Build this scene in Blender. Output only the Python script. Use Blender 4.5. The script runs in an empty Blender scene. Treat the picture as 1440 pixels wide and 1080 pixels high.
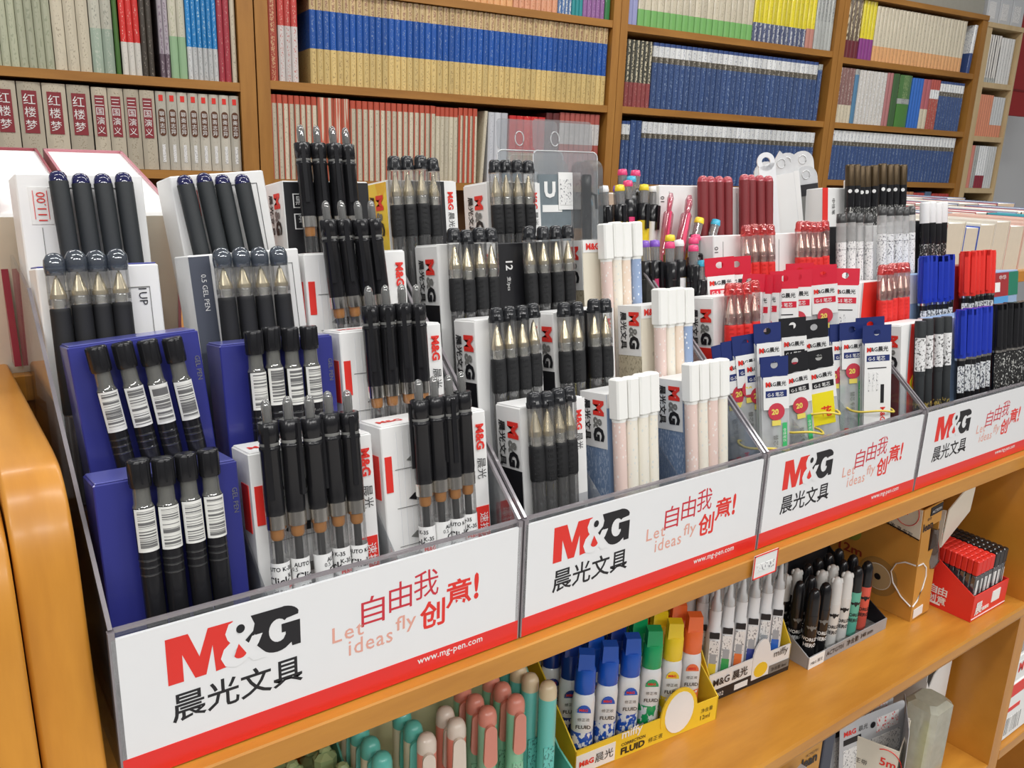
import bpy, math, random
from mathutils import Vector, Matrix
random.seed(7)
PI = math.pi
R = math.radians
sc = bpy.context.scene
COL = sc.collection

# ------------------------------------------------------------------ materials
MATS = {}
def _new(name):
    m = bpy.data.materials.new(name); m.use_nodes = True
    nt = m.node_tree; nt.nodes.clear()
    out = nt.nodes.new('ShaderNodeOutputMaterial')
    return m, nt, out
def col4(c): return (c[0], c[1], c[2], 1.0)
def pm(name, c, rough=.5, metal=0., var=.06, scale=60., coat=0., bump=0., spec=.5, emit=0.):
    """plain surface with a little procedural mottling"""
    if name in MATS: return MATS[name]
    m, nt, out = _new(name); N = nt.nodes; L = nt.links
    b = N.new('ShaderNodeBsdfPrincipled')
    tc = N.new('ShaderNodeTexCoord'); no = N.new('ShaderNodeTexNoise'); no.inputs['Scale'].default_value = scale
    no.inputs['Detail'].default_value = 2
    L.new(tc.outputs['Object'], no.inputs['Vector'])
    mx = N.new('ShaderNodeMix'); mx.data_type = 'RGBA'
    lo = tuple(max(0, v*(1-var)) for v in c); hi = tuple(min(1, v*(1+var)) for v in c)
    mx.inputs['A'].default_value = col4(lo); mx.inputs['B'].default_value = col4(hi)
    L.new(no.outputs['Fac'], mx.inputs['Factor']); L.new(mx.outputs['Result'], b.inputs['Base Color'])
    b.inputs['Roughness'].default_value = rough; b.inputs['Metallic'].default_value = metal
    b.inputs['Coat Weight'].default_value = coat; b.inputs['Coat Roughness'].default_value = .06
    b.inputs['Specular IOR Level'].default_value = spec
    if bump:
        bp = N.new('ShaderNodeBump'); bp.inputs['Strength'].default_value = bump; bp.inputs['Distance'].default_value = .002
        L.new(no.outputs['Fac'], bp.inputs['Height']); L.new(bp.outputs['Normal'], b.inputs['Normal'])
    L.new(b.outputs[0], out.inputs[0]); MATS[name] = m; return m
def clear(name, tint=(1, 1, 1), body=.0, bodycol=(.8, .8, .8), gloss=.12, rough=.04):
    """thin clear plastic: see-through with fresnel gloss and a little haze of its own"""
    if name in MATS: return MATS[name]
    m, nt, out = _new(name); N = nt.nodes; L = nt.links
    tr = N.new('ShaderNodeBsdfTransparent'); tr.inputs[0].default_value = col4(tint)
    df = N.new('ShaderNodeBsdfDiffuse'); df.inputs[0].default_value = col4(bodycol)
    no = N.new('ShaderNodeTexNoise'); no.inputs['Scale'].default_value = 90
    tc = N.new('ShaderNodeTexCoord'); L.new(tc.outputs['Object'], no.inputs['Vector'])
    mr = N.new('ShaderNodeMapRange'); mr.inputs['To Min'].default_value = body*.8; mr.inputs['To Max'].default_value = body*1.2
    L.new(no.outputs['Fac'], mr.inputs['Value'])
    m1 = N.new('ShaderNodeMixShader'); L.new(mr.outputs[0], m1.inputs[0]); L.new(tr.outputs[0], m1.inputs[1]); L.new(df.outputs[0], m1.inputs[2])
    gl = N.new('ShaderNodeBsdfGlossy'); gl.inputs['Roughness'].default_value = rough
    fr = N.new('ShaderNodeFresnel'); fr.inputs[0].default_value = 1.45
    ad = N.new('ShaderNodeMath'); ad.operation = 'ADD'; ad.inputs[1].default_value = gloss*.3; L.new(fr.outputs[0], ad.inputs[0])
    ml = N.new('ShaderNodeMath'); ml.operation = 'MINIMUM'; ml.inputs[1].default_value = .6; L.new(ad.outputs[0], ml.inputs[0])
    m2 = N.new('ShaderNodeMixShader'); L.new(ml.outputs[0], m2.inputs[0]); L.new(m1.outputs[0], m2.inputs[1]); L.new(gl.outputs[0], m2.inputs[2])
    L.new(m2.outputs[0], out.inputs[0]); MATS[name] = m; return m
def wood(name, c1, c2, sc_=(3, 30, 30), rough=.38, coat=.25):
    if name in MATS: return MATS[name]
    m, nt, out = _new(name); N = nt.nodes; L = nt.links
    b = N.new('ShaderNodeBsdfPrincipled'); tc = N.new('ShaderNodeTexCoord'); mp = N.new('ShaderNodeMapping')
    mp.inputs['Scale'].default_value = sc_; L.new(tc.outputs['Object'], mp.inputs[0])
    no = N.new('ShaderNodeTexNoise'); no.inputs['Scale'].default_value = 1.6; no.inputs['Detail'].default_value = 6; no.inputs['Roughness'].default_value = .6
    L.new(mp.outputs[0], no.inputs['Vector'])
    cr = N.new('ShaderNodeValToRGB'); cr.color_ramp.elements[0].position = .3; cr.color_ramp.elements[1].position = .72
    cr.color_ramp.elements[0].color = col4(c1); cr.color_ramp.elements[1].color = col4(c2)
    L.new(no.outputs['Fac'], cr.inputs[0]); L.new(cr.outputs[0], b.inputs['Base Color'])
    b.inputs['Roughness'].default_value = rough; b.inputs['Coat Weight'].default_value = coat; b.inputs['Coat Roughness'].default_value = .2
    L.new(b.outputs[0], out.inputs[0]); MATS[name] = m; return m
def marks(name, base, ink, scale=(300, 300, 300), thr=.52, rough=.35, coat=.3, dist=None, vary=0.):
    """printed surface: small procedural marks of ink on a base colour (illegible small print, barcodes, dots)"""
    if name in MATS: return MATS[name]
    m, nt, out = _new(name); N = nt.nodes; L = nt.links
    b = N.new('ShaderNodeBsdfPrincipled'); tc = N.new('ShaderNodeTexCoord'); mp = N.new('ShaderNodeMapping')
    mp.inputs['Scale'].default_value = scale
    oi = N.new('ShaderNodeObjectInfo'); vm = N.new('ShaderNodeVectorMath'); vm.operation = 'MULTIPLY_ADD'
    cx = N.new('ShaderNodeCombineXYZ'); [L.new(oi.outputs['Random'], cx.inputs[k]) for k in range(3)]
    L.new(cx.outputs[0], vm.inputs[0]); vm.inputs[1].default_value = (.37, .21, .9); L.new(tc.outputs['Object'], vm.inputs[2]); L.new(vm.outputs[0], mp.inputs[0])
    if dist == 'dots':
        no = N.new('ShaderNodeTexVoronoi'); no.inputs['Scale'].default_value = 1; o = no.outputs['Distance']
    else:
        no = N.new('ShaderNodeTexNoise'); no.inputs['Scale'].default_value = 1; no.inputs['Detail'].default_value = 2; o = no.outputs['Fac']
    L.new(mp.outputs[0], no.inputs['Vector'])
    cr = N.new('ShaderNodeValToRGB'); cr.color_ramp.elements[0].position = thr-.02; cr.color_ramp.elements[1].position = thr+.02
    a, z = (ink, base) if dist == 'dots' else (base, ink)
    cr.color_ramp.elements[0].color = col4(a); cr.color_ramp.elements[1].color = col4(z)
    hs = N.new('ShaderNodeHueSaturation'); mr = N.new('ShaderNodeMapRange'); mr.inputs['To Min'].default_value = 1-vary; mr.inputs['To Max'].default_value = 1+vary
    L.new(oi.outputs['Random'], mr.inputs['Value']); L.new(mr.outputs[0], hs.inputs['Value']); L.new(o, cr.inputs[0]); L.new(cr.outputs[0], hs.inputs['Color']); L.new(hs.outputs[0], b.inputs['Base Color'])
    b.inputs['Roughness'].default_value = rough; b.inputs['Coat Weight'].default_value = coat; b.inputs['Coat Roughness'].default_value = .08
    L.new(b.outputs[0], out.inputs[0]); MATS[name] = m; return m

WHITE = pm('white_card', (.86, .86, .85), .45, var=.02)
PAPER = pm('paper_white', (.84, .84, .82), .8, var=.03, scale=25)
PAGES = marks('book_pages', (.80, .77, .68), (.66, .61, .50), (900, 30, 6), .56, .9, 0)
BLACKP = pm('black_gloss_plastic', (.012, .012, .014), .22, var=.2)
BLACKM = pm('black_matte_plastic', (.022, .026, .029), .55, var=.12, scale=400, bump=.03)
RUBBER = pm('black_rubber', (.009, .0095, .011), .6, var=.1)
GREYP = pm('smoke_plastic', (.20, .20, .19), .25, var=.2)
CHROME = pm('chrome', (.78, .75, .70), .18, 1., var=.05)
GOLDM = pm('champagne_metal', (.80, .70, .50), .24, .85, var=.04)
SILV = pm('silver_metal', (.84, .82, .74), .24, .85, var=.04)
AMBER = pm('amber_grease', (.50, .20, .03), .35, var=.15)
REFILL = pm('dark_refill', (.04, .04, .04), .3, var=.1)
CLEAR = clear('clear_plastic', (.99, .99, .99), .03, (.85, .85, .85), .25)
CLEARD = clear('smoked_clear_plastic', (.5, .52, .55), .05, (.5, .5, .5), .35)
CLEARR = clear('clear_red_plastic', (.95, .35, .33), .25, (.9, .08, .08), .3)
ACRYL = clear('clear_acrylic', (.96, .97, .98), .03, (.7, .74, .8), .10, .02)
ACEDGE = clear('acrylic_edge', (.6, .58, .6), .72, (.34, .31, .33), .3, .08)
BAG = clear('clear_film', (.96, .96, .96), .30, (.85, .87, .88), .35, .06)
MILKY = clear('milky_film', (.95, .95, .95), .62, (.82, .84, .86), .3, .15)
RED = pm('print_red', (.78, .035, .025), .4, var=.04)
REDP = pm('red_plastic', (.82, .04, .03), .28, var=.06)
MAROON = pm('maroon_matte', (.24, .025, .03), .5, var=.08)
BLUEP = pm('blue_plastic', (.015, .04, .42), .25, var=.1)
INK = pm('print_black', (.012, .012, .015), .45, var=.05)
NAVYBOX = pm('navy_blue_card', (.030, .035, .24), .35, var=.06, coat=.4)
BARC = marks('barcode_print', (.74, .74, .70), (.14, .14, .14), (8, 8, 1500), .50)
BARCX = marks('barcode_upright_print', (.84, .84, .82), (.08, .08, .08), (1100, 8, 8), .52)
SMALLP = marks('small_print', (.84, .84, .83), (.25, .25, .27), (700, 700, 450), .60)
SMALLB = marks('small_white_print', (.02, .02, .02), (.65, .65, .62), (900, 900, 420), .60)
SMALLBL = marks('small_print_on_blue', (.19, .28, .45), (.42, .50, .64), (900, 900, 300), .56)
SMALLR = marks('small_print_red', (.84, .83, .82), (.75, .05, .05), (500, 500, 350), .60)
RIBB = None if True else marks('rubber_dots', (.016, .017, .019), (.09, .09, .09), (800, 800, 800), .24, .6, 0, 'dots')
WOODA = wood('stand_wood', (.46, .185, .022), (.64, .29, .040), (4, 26, 26))
WOODV = wood('stand_wood_upright', (.48, .19, .020), (.66, .29, .036), (26, 4, 4))
WOODB = wood('bookcase_wood', (.32, .135, .022), (.46, .215, .042), (2, 14, 14), .5, .15)
WOODBV = wood('bookcase_wood_upright', (.32, .135, .022), (.46, .215, .042), (14, 14, 2), .5, .15)
WOODL = wood('light_bookcase_wood', (.58, .42, .22), (.68, .52, .30), (14, 14, 2), .5, .15)
WOODBK = wood('bookcase_back_wood', (.13, .06, .02), (.18, .09, .03), (10, 10, 2), .6, .05)
CREAM = pm('cream_card', (.78, .74, .62), .7, var=.03)

# ------------------------------------------------------------------ mesh building
TXT = {}
def text_geo(s, bold=0., spacing=1.0, sx=1.0, shear=0.):
    k = (s, bold, spacing, sx, shear)
    if k in TXT: return TXT[k]
    c = bpy.data.curves.new('tmp_text', 'FONT'); c.body = s; c.size = 1.0; c.offset = bold; c.space_character = spacing
    c.resolution_u = 2; c.shear = shear
    o = bpy.data.objects.new('tmp_text', c); COL.objects.link(o)
    bpy.context.view_layer.update()
    me = bpy.data.meshes.new_from_object(o.evaluated_get(bpy.context.evaluated_depsgraph_get()))
    vs = [(v.co.x*sx, v.co.y) for v in me.vertices]; fs = [tuple(p.vertices) for p in me.polygons]; fs = [f if sarea([vs[i] for i in f]) > 0 else tuple(reversed(f)) for f in fs]
    bpy.data.objects.remove(o); bpy.data.curves.remove(c); bpy.data.meshes.remove(me)
    xs = [v[0] for v in vs] or [0]; ys = [v[1] for v in vs] or [0]
    TXT[k] = (vs, fs, min(xs), max(xs), min(ys), max(ys)); return TXT[k]

def sarea(p): return sum(p[i][0]*p[(i+1) % len(p)][1]-p[(i+1) % len(p)][0]*p[i][1] for i in range(len(p)))/2
class MB:
    def __init__(s): s.v = []; s.f = []; s.m = []; s.sm = []; s.mats = []
    def mi(s, m):
        if m not in s.mats: s.mats.append(m)
        return s.mats.index(m)
    def add(s, vs, fs, m, smooth=False, xf=None):
        o = len(s.v); i = s.mi(m)
        if xf is not None: vs = [tuple(xf @ Vector(v)) for v in vs]
        s.v += [tuple(v) for v in vs]
        for f in fs: s.f.append(tuple(o+k for k in f)); s.m.append(i); s.sm.append(smooth)
    def box(s, x0, x1, y0, y1, z0, z1, m, xf=None, faces=None):
        """faces: optional dict of side->material ('-x','+x','-y','+y','-z','+z')"""
        vs = [(x0,y0,z0),(x1,y0,z0),(x1,y1,z0),(x0,y1,z0),(x0,y0,z1),(x1,y0,z1),(x1,y1,z1),(x0,y1,z1)]
        F = {'-z':(0,3,2,1),'+z':(4,5,6,7),'-y':(0,1,5,4),'+x':(1,2,6,5),'+y':(2,3,7,6),'-x':(3,0,4,7)}
        if not faces: s.add(vs, list(F.values()), m, False, xf); return
        for k, f in F.items(): s.add([vs[i] for i in f], [(0,1,2,3)], faces.get(k, m), False, xf)
    def bbox(s, x0, x1, y0, y1, z0, z1, m, b=.001, xf=None):
        """box with chamfered edges (all 12)"""
        vs = []; 
        for z, e in ((z0, b), (z0+b, 0), (z1-b, 0), (z1, b)):
            for (x, y) in ((x0+b+e,y0+e),(x1-b-e,y0+e),(x1-e,y0+b+e),(x1-e,y1-b-e),(x1-b-e,y1-e),(x0+b+e,y1-e),(x0+e,y1-b-e),(x0+e,y0+b+e)):
                vs.append((x, y, z))
        fs = [tuple(reversed(range(8))), tuple(range(24, 32))]
        for r in range(3):
            for k in range(8):
                fs.append((r*8+k, r*8+(k+1) % 8, r*8+8+(k+1) % 8, r*8+8+k))
        s.add(vs, fs, m, False, xf)
    def lathe(s, prof, m, n=16, x=0, y=0, sx=1., sy=1., smooth=True, xf=None, caps=True):
        vs = []; fs = []
        for (r, z) in prof:
            for k in range(n):
                a = 2*PI*k/n; vs.append((x+r*sx*math.cos(a), y+r*sy*math.sin(a), z))
        for i in range(len(prof)-1):
            for k in range(n):
                fs.append((i*n+k, i*n+(k+1) % n, (i+1)*n+(k+1) % n, (i+1)*n+k))
        s.add(vs, fs, m, smooth, xf)
        if caps:
            if prof[0][0] > 1e-5: s.add(vs[:n], [tuple(reversed(range(n)))], m, False, xf)
            if prof[-1][0] > 1e-5: s.add(vs[-n:], [tuple(range(n))], m, False, xf)
    def prism(s, poly, ax, a0, a1, m, xf=None, side=None):
        """extrude a 2-D polygon; ax 'x': poly is (y,z); 'y': poly is (x,z) ; 'z': poly is (x,y)"""
        def P(p, a):
            return (a, p[0], p[1]) if ax == 'x' else ((p[0], a, p[1]) if ax == 'y' else (p[0], p[1], a))
        if sarea(poly) < 0: poly = list(reversed(poly))
        n = len(poly); vs = [P(p, a0) for p in poly]+[P(p, a1) for p in poly]
        flip = (ax == 'y')
        c0 = tuple(reversed(range(n))); c1 = tuple(range(n, 2*n))
        if flip: c0, c1 = tuple(range(n)), tuple(reversed(range(n, 2*n)))
        s.add(vs, [c0, c1], m, False, xf)
        q = [(k, (k+1) % n, n+(k+1) % n, n+k) for k in range(n)]
        if flip: q = [tuple(reversed(f)) for f in q]
        s.add(vs, q, side or m, False, xf)
    def tube(s, pts, r, m, n=8, closed=False, xf=None):
        P = [Vector(p) for p in pts]; vs = []; fs = []; N_ = len(P)
        for i, p in enumerate(P):
            if closed: t = P[(i+1) % N_]-P[i-1]
            else: t = P[min(i+1, N_-1)]-P[max(i-1, 0)]
            t.normalize(); a = Vector((0, 0, 1)) if abs(t.z) < .9 else Vector((1, 0, 0))
            u = t.cross(a).normalized(); w = u.cross(t)
            for k in range(n):
                g = 2*PI*k/n; vs.append(tuple(p+u*(r*math.cos(g))+w*(r*math.sin(g))))
        for i in range(N_ if closed else N_-1):
            j = (i+1) % N_
            for k in range(n): fs.append((j*n+k, j*n+(k+1) % n, i*n+(k+1) % n, i*n+k))
        s.add(vs, fs, m, True, xf)
    def flat(s, poly, m, o, u, v, off=(0, 0, 0), xf=None):
        o = Vector(o)+Vector(off); u = Vector(u); v = Vector(v)
        if sarea(poly) < 0: poly = list(reversed(poly))
        s.add([tuple(o+u*p[0]+v*p[1]) for p in poly], [tuple(range(len(poly)))], m, False, xf)
    def text(s, t, m, o, u, v, h=None, w=None, bold=0., align='l', spacing=1., sx=1., shear=0., xf=None):
        """flat lettering; h = glyph height, or w = total width; o = lower-left (or centre) corner of the lettering"""
        vs, fs, x0, x1, y0, y1 = text_geo(t, bold, spacing, sx, shear)
        kx = ky = (h/(y1-y0)) if h else (w/(x1-x0))
        if h and w: kx = w/(x1-x0)
        o = Vector(o); u = Vector(u); v = Vector(v); W = (x1-x0)*kx; H = (y1-y0)*ky
        dx = {'l': 0, 'c': -W/2, 'r': -W}[align[0]]; dy = -H/2 if align.endswith('m') else 0
        s.add([tuple(o+u*((a-x0)*kx+dx)+v*((b-y0)*ky+dy)) for a, b in vs], fs, m, False, xf)
    def wraptext(s, t, m, r, zc, h, ang0=0., w=None, bold=0.):
        """lettering laid round a cylinder, centred at angle ang0 from -Y"""
        vs, fs, x0, x1, y0, y1 = text_geo(t, bold); k = h/(y1-y0); W = (x1-x0)*k
        out = []
        for a, b in vs:
            g = ((a-x0)*k-W/2)/r+ang0; out.append((r*math.sin(g), -r*math.cos(g), zc+(b-y0)*k-h/2))
        s.add(out, fs, m)
    def build(s, name, parent=None, label=None):
        me = bpy.data.meshes.new(name); me.from_pydata(s.v, [], s.f)
        for m in s.mats: me.materials.append(m)
        me.polygons.foreach_set('material_index', s.m); me.polygons.foreach_set('use_smooth', s.sm); me.update()
        o = bpy.data.objects.new(name, me); COL.objects.link(o)
        if parent: o.parent = parent
        if label: o['label'] = label
        return o
def tag(o, label, cat, group=None):
    o['label'] = label; o['category'] = cat
    if group: o['group'] = group
    return o
def empty(name, label=None, cat=None, group=None):
    o = bpy.data.objects.new(name, None); o.empty_display_size = .01; COL.objects.link(o)
    if label: tag(o, label, cat, group)
    return o
KIDS = {}
def kids(o):
    if o.name not in KIDS: KIDS[o.name] = list(o.children)
    return KIDS[o.name]
USED = set()
def dup(proto, top=True):
    if top and proto.name not in USED:
        for c in kids(proto): kids(c)
        USED.add(proto.name); return proto
    c = proto.copy(); COL.objects.link(c)
    for ch in kids(proto):
        d = ch.copy(); COL.objects.link(d); d.parent = c
        for g in kids(ch):
            e = g.copy(); COL.objects.link(e); e.parent = d
    return c
PROTOS = []
def proto(o): 
    for c in kids(o): kids(c)
    PROTOS.append(o); return o
def place(p, loc, rot=(0, 0, 0), label=None, group=None, mode='ZYX'):
    o = dup(p); o.rotation_mode = mode; o.location = loc; o.rotation_euler = rot
    if label: o['label'] = label
    if group: o['group'] = group
    elif 'group' in o: del o['group']
    return o
ORD = ['first', 'second', 'third', 'fourth', 'fifth', 'sixth', 'seventh', 'eighth', 'ninth', 'tenth', 'eleventh', 'twelfth']
NUM = {1: 'one', 2: 'two', 3: 'three', 4: 'four', 5: 'five', 6: 'six', 7: 'seven', 8: 'eight', 9: 'nine', 10: 'ten', 11: 'eleven', 12: 'twelve'}

# ------------------------------------------------------------------ pens (base at the origin, z up, readable side towards -y)
def P_gelblue():
    o = empty('gel_pen', 'p', 'pen'); b = MB()
    b.lathe([(.0012, 0), (.0035, .008), (.0049, .022), (.0050, .085), (.0050, .1225)], BLACKP)
    for z in (.088, .092, .0955): b.lathe([(.0051, z), (.00525, z+.0005), (.0051, z+.001)], CLEARD, caps=False)
    b.build('barrel', o)
    b = MB(); n = 14; A = [R(-68+136*k/n) for k in range(n+1)]
    for (z0, z1, a0, a1, m, r) in ((.1005, .1222, 0, n, pm('label_edge', (.80, .80, .77), .5), .0052), (.1018, .1210, 2, n-2, BARC, .00528)):
        b.add([(r*math.sin(A[k]), -r*math.cos(A[k]), z) for z in (z0, z1) for k in range(a0, a1+1)], [(k, k+1, k+1+(a1-a0+1), k+(a1-a0+1)) for k in range(a1-a0)], m, True)
    b.build('price_label', o, 'white label with a barcode')
    b = MB(); b.lathe([(.0050, .1225), (.0042, .1245), (.0040, .1345)], clear('neck_smoke', (.5, .5, .48), .5, (.22, .22, .20), .4)); b.lathe([(.0018, .1225), (.0018, .134)], SILV, n=8); b.build('neck', o, 'grey see-through neck')
    b = MB(); b.lathe([(.0050, .1325), (.0053, .1335), (.0052, .1445), (.0048, .1462), (.003, .1462)], BLACKP)
    for k in range(8):
        a = PI/4*k; b.box(.0050*math.cos(a)-.0004, .0050*math.cos(a)+.0004, .0050*math.sin(a)-.0004, .0050*math.sin(a)+.0004, .1345, .1455, BLACKP)
    b.build('cap', o); return proto(o)
def P_k35():
    o = empty('retractable_gel_pen', 'p', 'pen'); b = MB()
    b.lathe([(.0007, 0), (.0012, .004), (.0035, .012), (.0048, .020), (.0050, .0455)], RUBBER, n=18)
    for z in (.022, .027, .032, .037): b.lathe([(.0051, z), (.00525, z+.0008), (.0051, z+.0016)], RUBBER, caps=False)
    b.build('grip', o)
    b = MB(); b.lathe([(.00515, .0455), (.00515, .0645)], WHITE, caps=False, n=20)
    b.wraptext('Click', INK, .0053, .0545, .0048, -.1, bold=.02); b.box(-.0001, .0001, -.0001, .0001, .055, .056, INK); b.wraptext('AUTO K-35', INK, .0053, .0612, .0024, 0, bold=.02)
    b.wraptext('Gel Pen', INK, .0053, .0490, .0018, -.1); b.wraptext('M&G', RED, .0053, .0510, .0028, 1.7, bold=.03); b.wraptext('K-35', INK, .0053, .057, .0026, 1.6, bold=.02)
    b.wraptext('0.5', INK, .0053, .0585, .0022, -1.5)
    b.build('printed_label', o, 'white label printed in black')
    b = MB(); b.lathe([(.0050, .0645), (.0050, .0830)], CLEAR, caps=False); b.build('clear_barrel', o, 'clear barrel')
    b = MB(); b.lathe([(.0022, .0455), (.0022, .0775)], REFILL, n=10); b.lathe([(.0030, .0765), (.0037, .078), (.0037, .0832)], AMBER, n=12); b.build('refill', o, 'dark ink refill with an amber end')
    b = MB(); b.lathe([(.0053, .0830), (.0053, .0905)], CHROME, n=20); b.build('metal_ring', o, 'silver metal ring')
    b = MB(); b.lathe([(.0050, .0905), (.0053, .094), (.0053, .1255), (.0056, .126), (.0056, .1275), (.0051, .1280), (.0051, .1305), (.0056, .131), (.0056, .1405), (.005, .141)], BLACKP, n=18)
    b.box(-.0014, .0014, -.0068, -.0052, .100, .139, BLACKP)
    b.build('upper_barrel', o)
    b = MB(); b.lathe([(.0051, .1285), (.00525, .1292), (.0051, .1300)], GREYP, caps=False, n=18); b.build('band', o)
    b = MB(); b.lathe([(.0026, .141), (.0027, .1495), (.0020, .152), (.0008, .153), (0, .1532)], clear('clicker_clear', (.75, .75, .75), .45, (.30, .30, .29), .35), n=12)
    b.lathe([(.0016, .141), (.0016, .1495)], REFILL, n=8); b.build('clicker', o, 'smoky translucent clicker'); return proto(o)
def P_cone(red=False, ball=False, long=False):
    name = 'capped_gel_pen'; o = empty(name, 'p', 'pen')
    if ball: capend = clear('smoke_dome', (.32, .36, .42), .45, (.10, .12, .15), .35)
    elif red: capend = CLEARR
    else: capend = pm('black_cap_end', (.02, .021, .024), .2, var=.2)
    g = pm('red_grip', (.74, .025, .02), .5, var=.06) if red else RUBBER
    cl = clear('clear_pinkish', (.99, .90, .89), .05, (.9, .5, .48), .3) if red else CLEAR
    dz = -.0045 if ball else 0.; G0, G1, C1, TP = (.056, .116, .1212, .134) if ball else (.0855, .110, .1165, .134)
    b = MB(); b.lathe([(.0050, .005+dz), (.0050, G0+.002+dz)], clear('clear_barrel_grey', (.72, .72, .72), .12, (.5, .5, .5), .35) if not red else pm('red_barrel', (.70, .03, .03), .3), n=16, caps=True)
    b.lathe([(.0022, .006+dz), (.0022, G0+dz)], REDP if red else REFILL, n=8); b.build('barrel', o)
    b = MB(); b.lathe([(.0048, G0+dz), (.0053, G0+.002+dz), (.0055, (G0+G1)/2+dz), (.0053, G1-.002+dz), (.0053, G1-.0008+dz), (.0050, G1+dz)], g, n=18)
    if not ball:
        for k in range(3):
            for i in range(6):
                a = R(-90-14+14*k); z = G0+.002+i*.0038
                b.box(.0055*math.cos(a)-.0005, .0055*math.cos(a)+.0005, .0055*math.sin(a)-.0003, .0055*math.sin(a)+.0003, z, z+.0012, g)
    b.build('grip', o, 'red rubber grip' if red else 'black rubber grip with rows of dots' if not ball else 'long black rubber grip')
    b = MB(); b.lathe([(.0051, G1+dz), (.0053, G1+.0005+dz), (.0053, C1-.001+dz), (.0050, C1+dz)], cl, n=18); b.lathe([(.0036, G1+dz), (.0036, C1+dz)], SILV, n=12); b.build('collar', o)
    b = MB(); t = SILV if red else GOLDM; q = TP-C1
    b.lathe([(.0043, C1+dz), (.0043, C1+q*.18+dz)], t, n=16); b.lathe([(.0041, C1+q*.18+dz), (.0012, C1+q*.9+dz)], t, n=16); b.lathe([(.0007, C1+q*.9+dz), (.0005, TP+dz)], t, n=8); b.build('metal_tip', o, 'tapered metal tip')
    b = MB(); b.lathe([(.0054, G1+.002+dz), (.0055, G1+.003+dz), (.0053, .1355+dz)], cl, n=18, caps=False); b.build('cap', o, 'clear cap')
    b = MB()
    if ball: b.lathe([(.0049, .1340+dz), (.0054, .1355+dz), (.0057, .1388+dz), (.0054, .1425+dz), (.0038, .1452+dz), (.0015, .1463+dz), (0, .1465+dz)], capend, n=18)
    else:
        b.lathe([(.0053, .1355), (.0055, .136), (.0055, .1385), (.0050, .1392), (.0049, .1425), (.0045, .1447), (.003, .146), (0, .1462)], capend, n=18)
        b.box(-.0014, .0014, -.0077, -.0066, .114, .140, cl); b.box(-.0014, .0014, -.0077, -.0045, .137, .140, capend)
    b.build('cap_end', o, 'translucent rounded cap end' if ball else ('red cap end' if red else 'black cap end')); return proto(o)
def P_matte(m, dome, nm, L=.1497):
    o = empty('capped_gel_pen', 'p', 'pen'); b = MB()
    b.lathe([(.0047, 0), (.0050, .002), (.0051, .050)], m, n=18); b.build('barrel', o)
    b = MB(); b.lathe([(.0053, .050), (.0054, L-.0067), (.0053, L-.0062)], m, n=20); b.build('cap', o, 'long matte cap')
    b = MB(); b.lathe([(.0052, L-.0062), (.0049, L-.0035), (.0038, L-.0014), (.0020, L-.0003), (0, L)], dome, n=18); b.build('cap_dome', o, nm); return proto(o)
def P_whitecap(body, nm):
    o = empty('pastel_gel_pen', 'p', 'pen'); b = MB(); b.lathe([(.003, 0), (.0046, .004), (.0049, .014), (.0049, .116)], body, n=16); b.build('barrel', o, nm)
    b = MB()
    b.lathe([(.0050, .115), (.0052, .1165)], pm('white_cap_plastic', (.88, .88, .85), .35, var=.02), n=16)
    b.bbox(-.0051, .0051, -.0051, .0051, .1165, .1462, pm('white_cap_plastic', (.88, .88, .85)), .0012)
    b.build('cap', o, 'squarish white cap'); return proto(o)
def P_roller(capm, capname, lab=True, bodym=None):
    o = empty('capped_roller_pen', 'p', 'pen'); b = MB(); bm = bodym or BLACKP
    b.lathe([(.004, 0), (.0049, .002), (.0050, .100)], bm, n=16); b.build('barrel', o)
    b = MB()
    if lab: b.box(-.0032, .0032, -.0054, -.0049, .060, .088, marks('roller_label', (.78, .80, .82), (.06, .07, .10), (900, 900, 420), .55)); nm = 'white printed label'
    else: b.box(-.0030, .0030, -.0054, -.0049, .040, .092, SMALLB); nm = 'silver small print'
    b.build('printed_label', o, nm)
    b = MB(); b.lathe([(.0054, .096), (.0056, .097), (.0056, .112), (.0055, .143), (.0050, .1462)], capm, n=16)
    b.box(-.0017, .0017, -.0082, -.0066, .100, .146, capm); b.box(-.0017, .0017, -.0082, -.004, .140, .146, capm)
    b.box(-.0056, -.0030, -.0030, .003, .100, .144, capm)
    b.build('cap', o, capname); 
    b = MB(); b.lathe([(.0053, .0935), (.0055, .096)], CHROME, n=16, caps=False); b.build('metal_ring', o, 'thin silver ring'); return proto(o)
def P_slim(topm, nm, writing=True, labm=None):
    o = empty('fine_black_pen', 'p', 'pen'); b = MB()
    b.lathe([(.0040, 0), (.0050, .003), (.0050, .100)], BLACKP, n=16); b.build('barrel', o)
    b = MB(); b.lathe([(.00515, .040), (.00515, .098)], labm or SMALLB, caps=False, n=20); b.build('printed_label', o)
    b = MB(); b.lathe([(.0052, .098), (.0054, .099), (.0054, .122)], BLACKP, n=16)
    if writing: b.lathe([(0, 0), (.0022, 0)], WHITE, n=12, caps=False, smooth=False, xf=Matrix.Translation((0, -.0057, .116)) @ Matrix.Rotation(R(90), 4, 'X'))
    b.build('cap', o)
    b = MB(); b.lathe([(.0054, .122), (.0054, .144), (.0048, .1462), (0, .1463)], topm, n=16); b.build('cap_end', o, nm); return proto(o)
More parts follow.
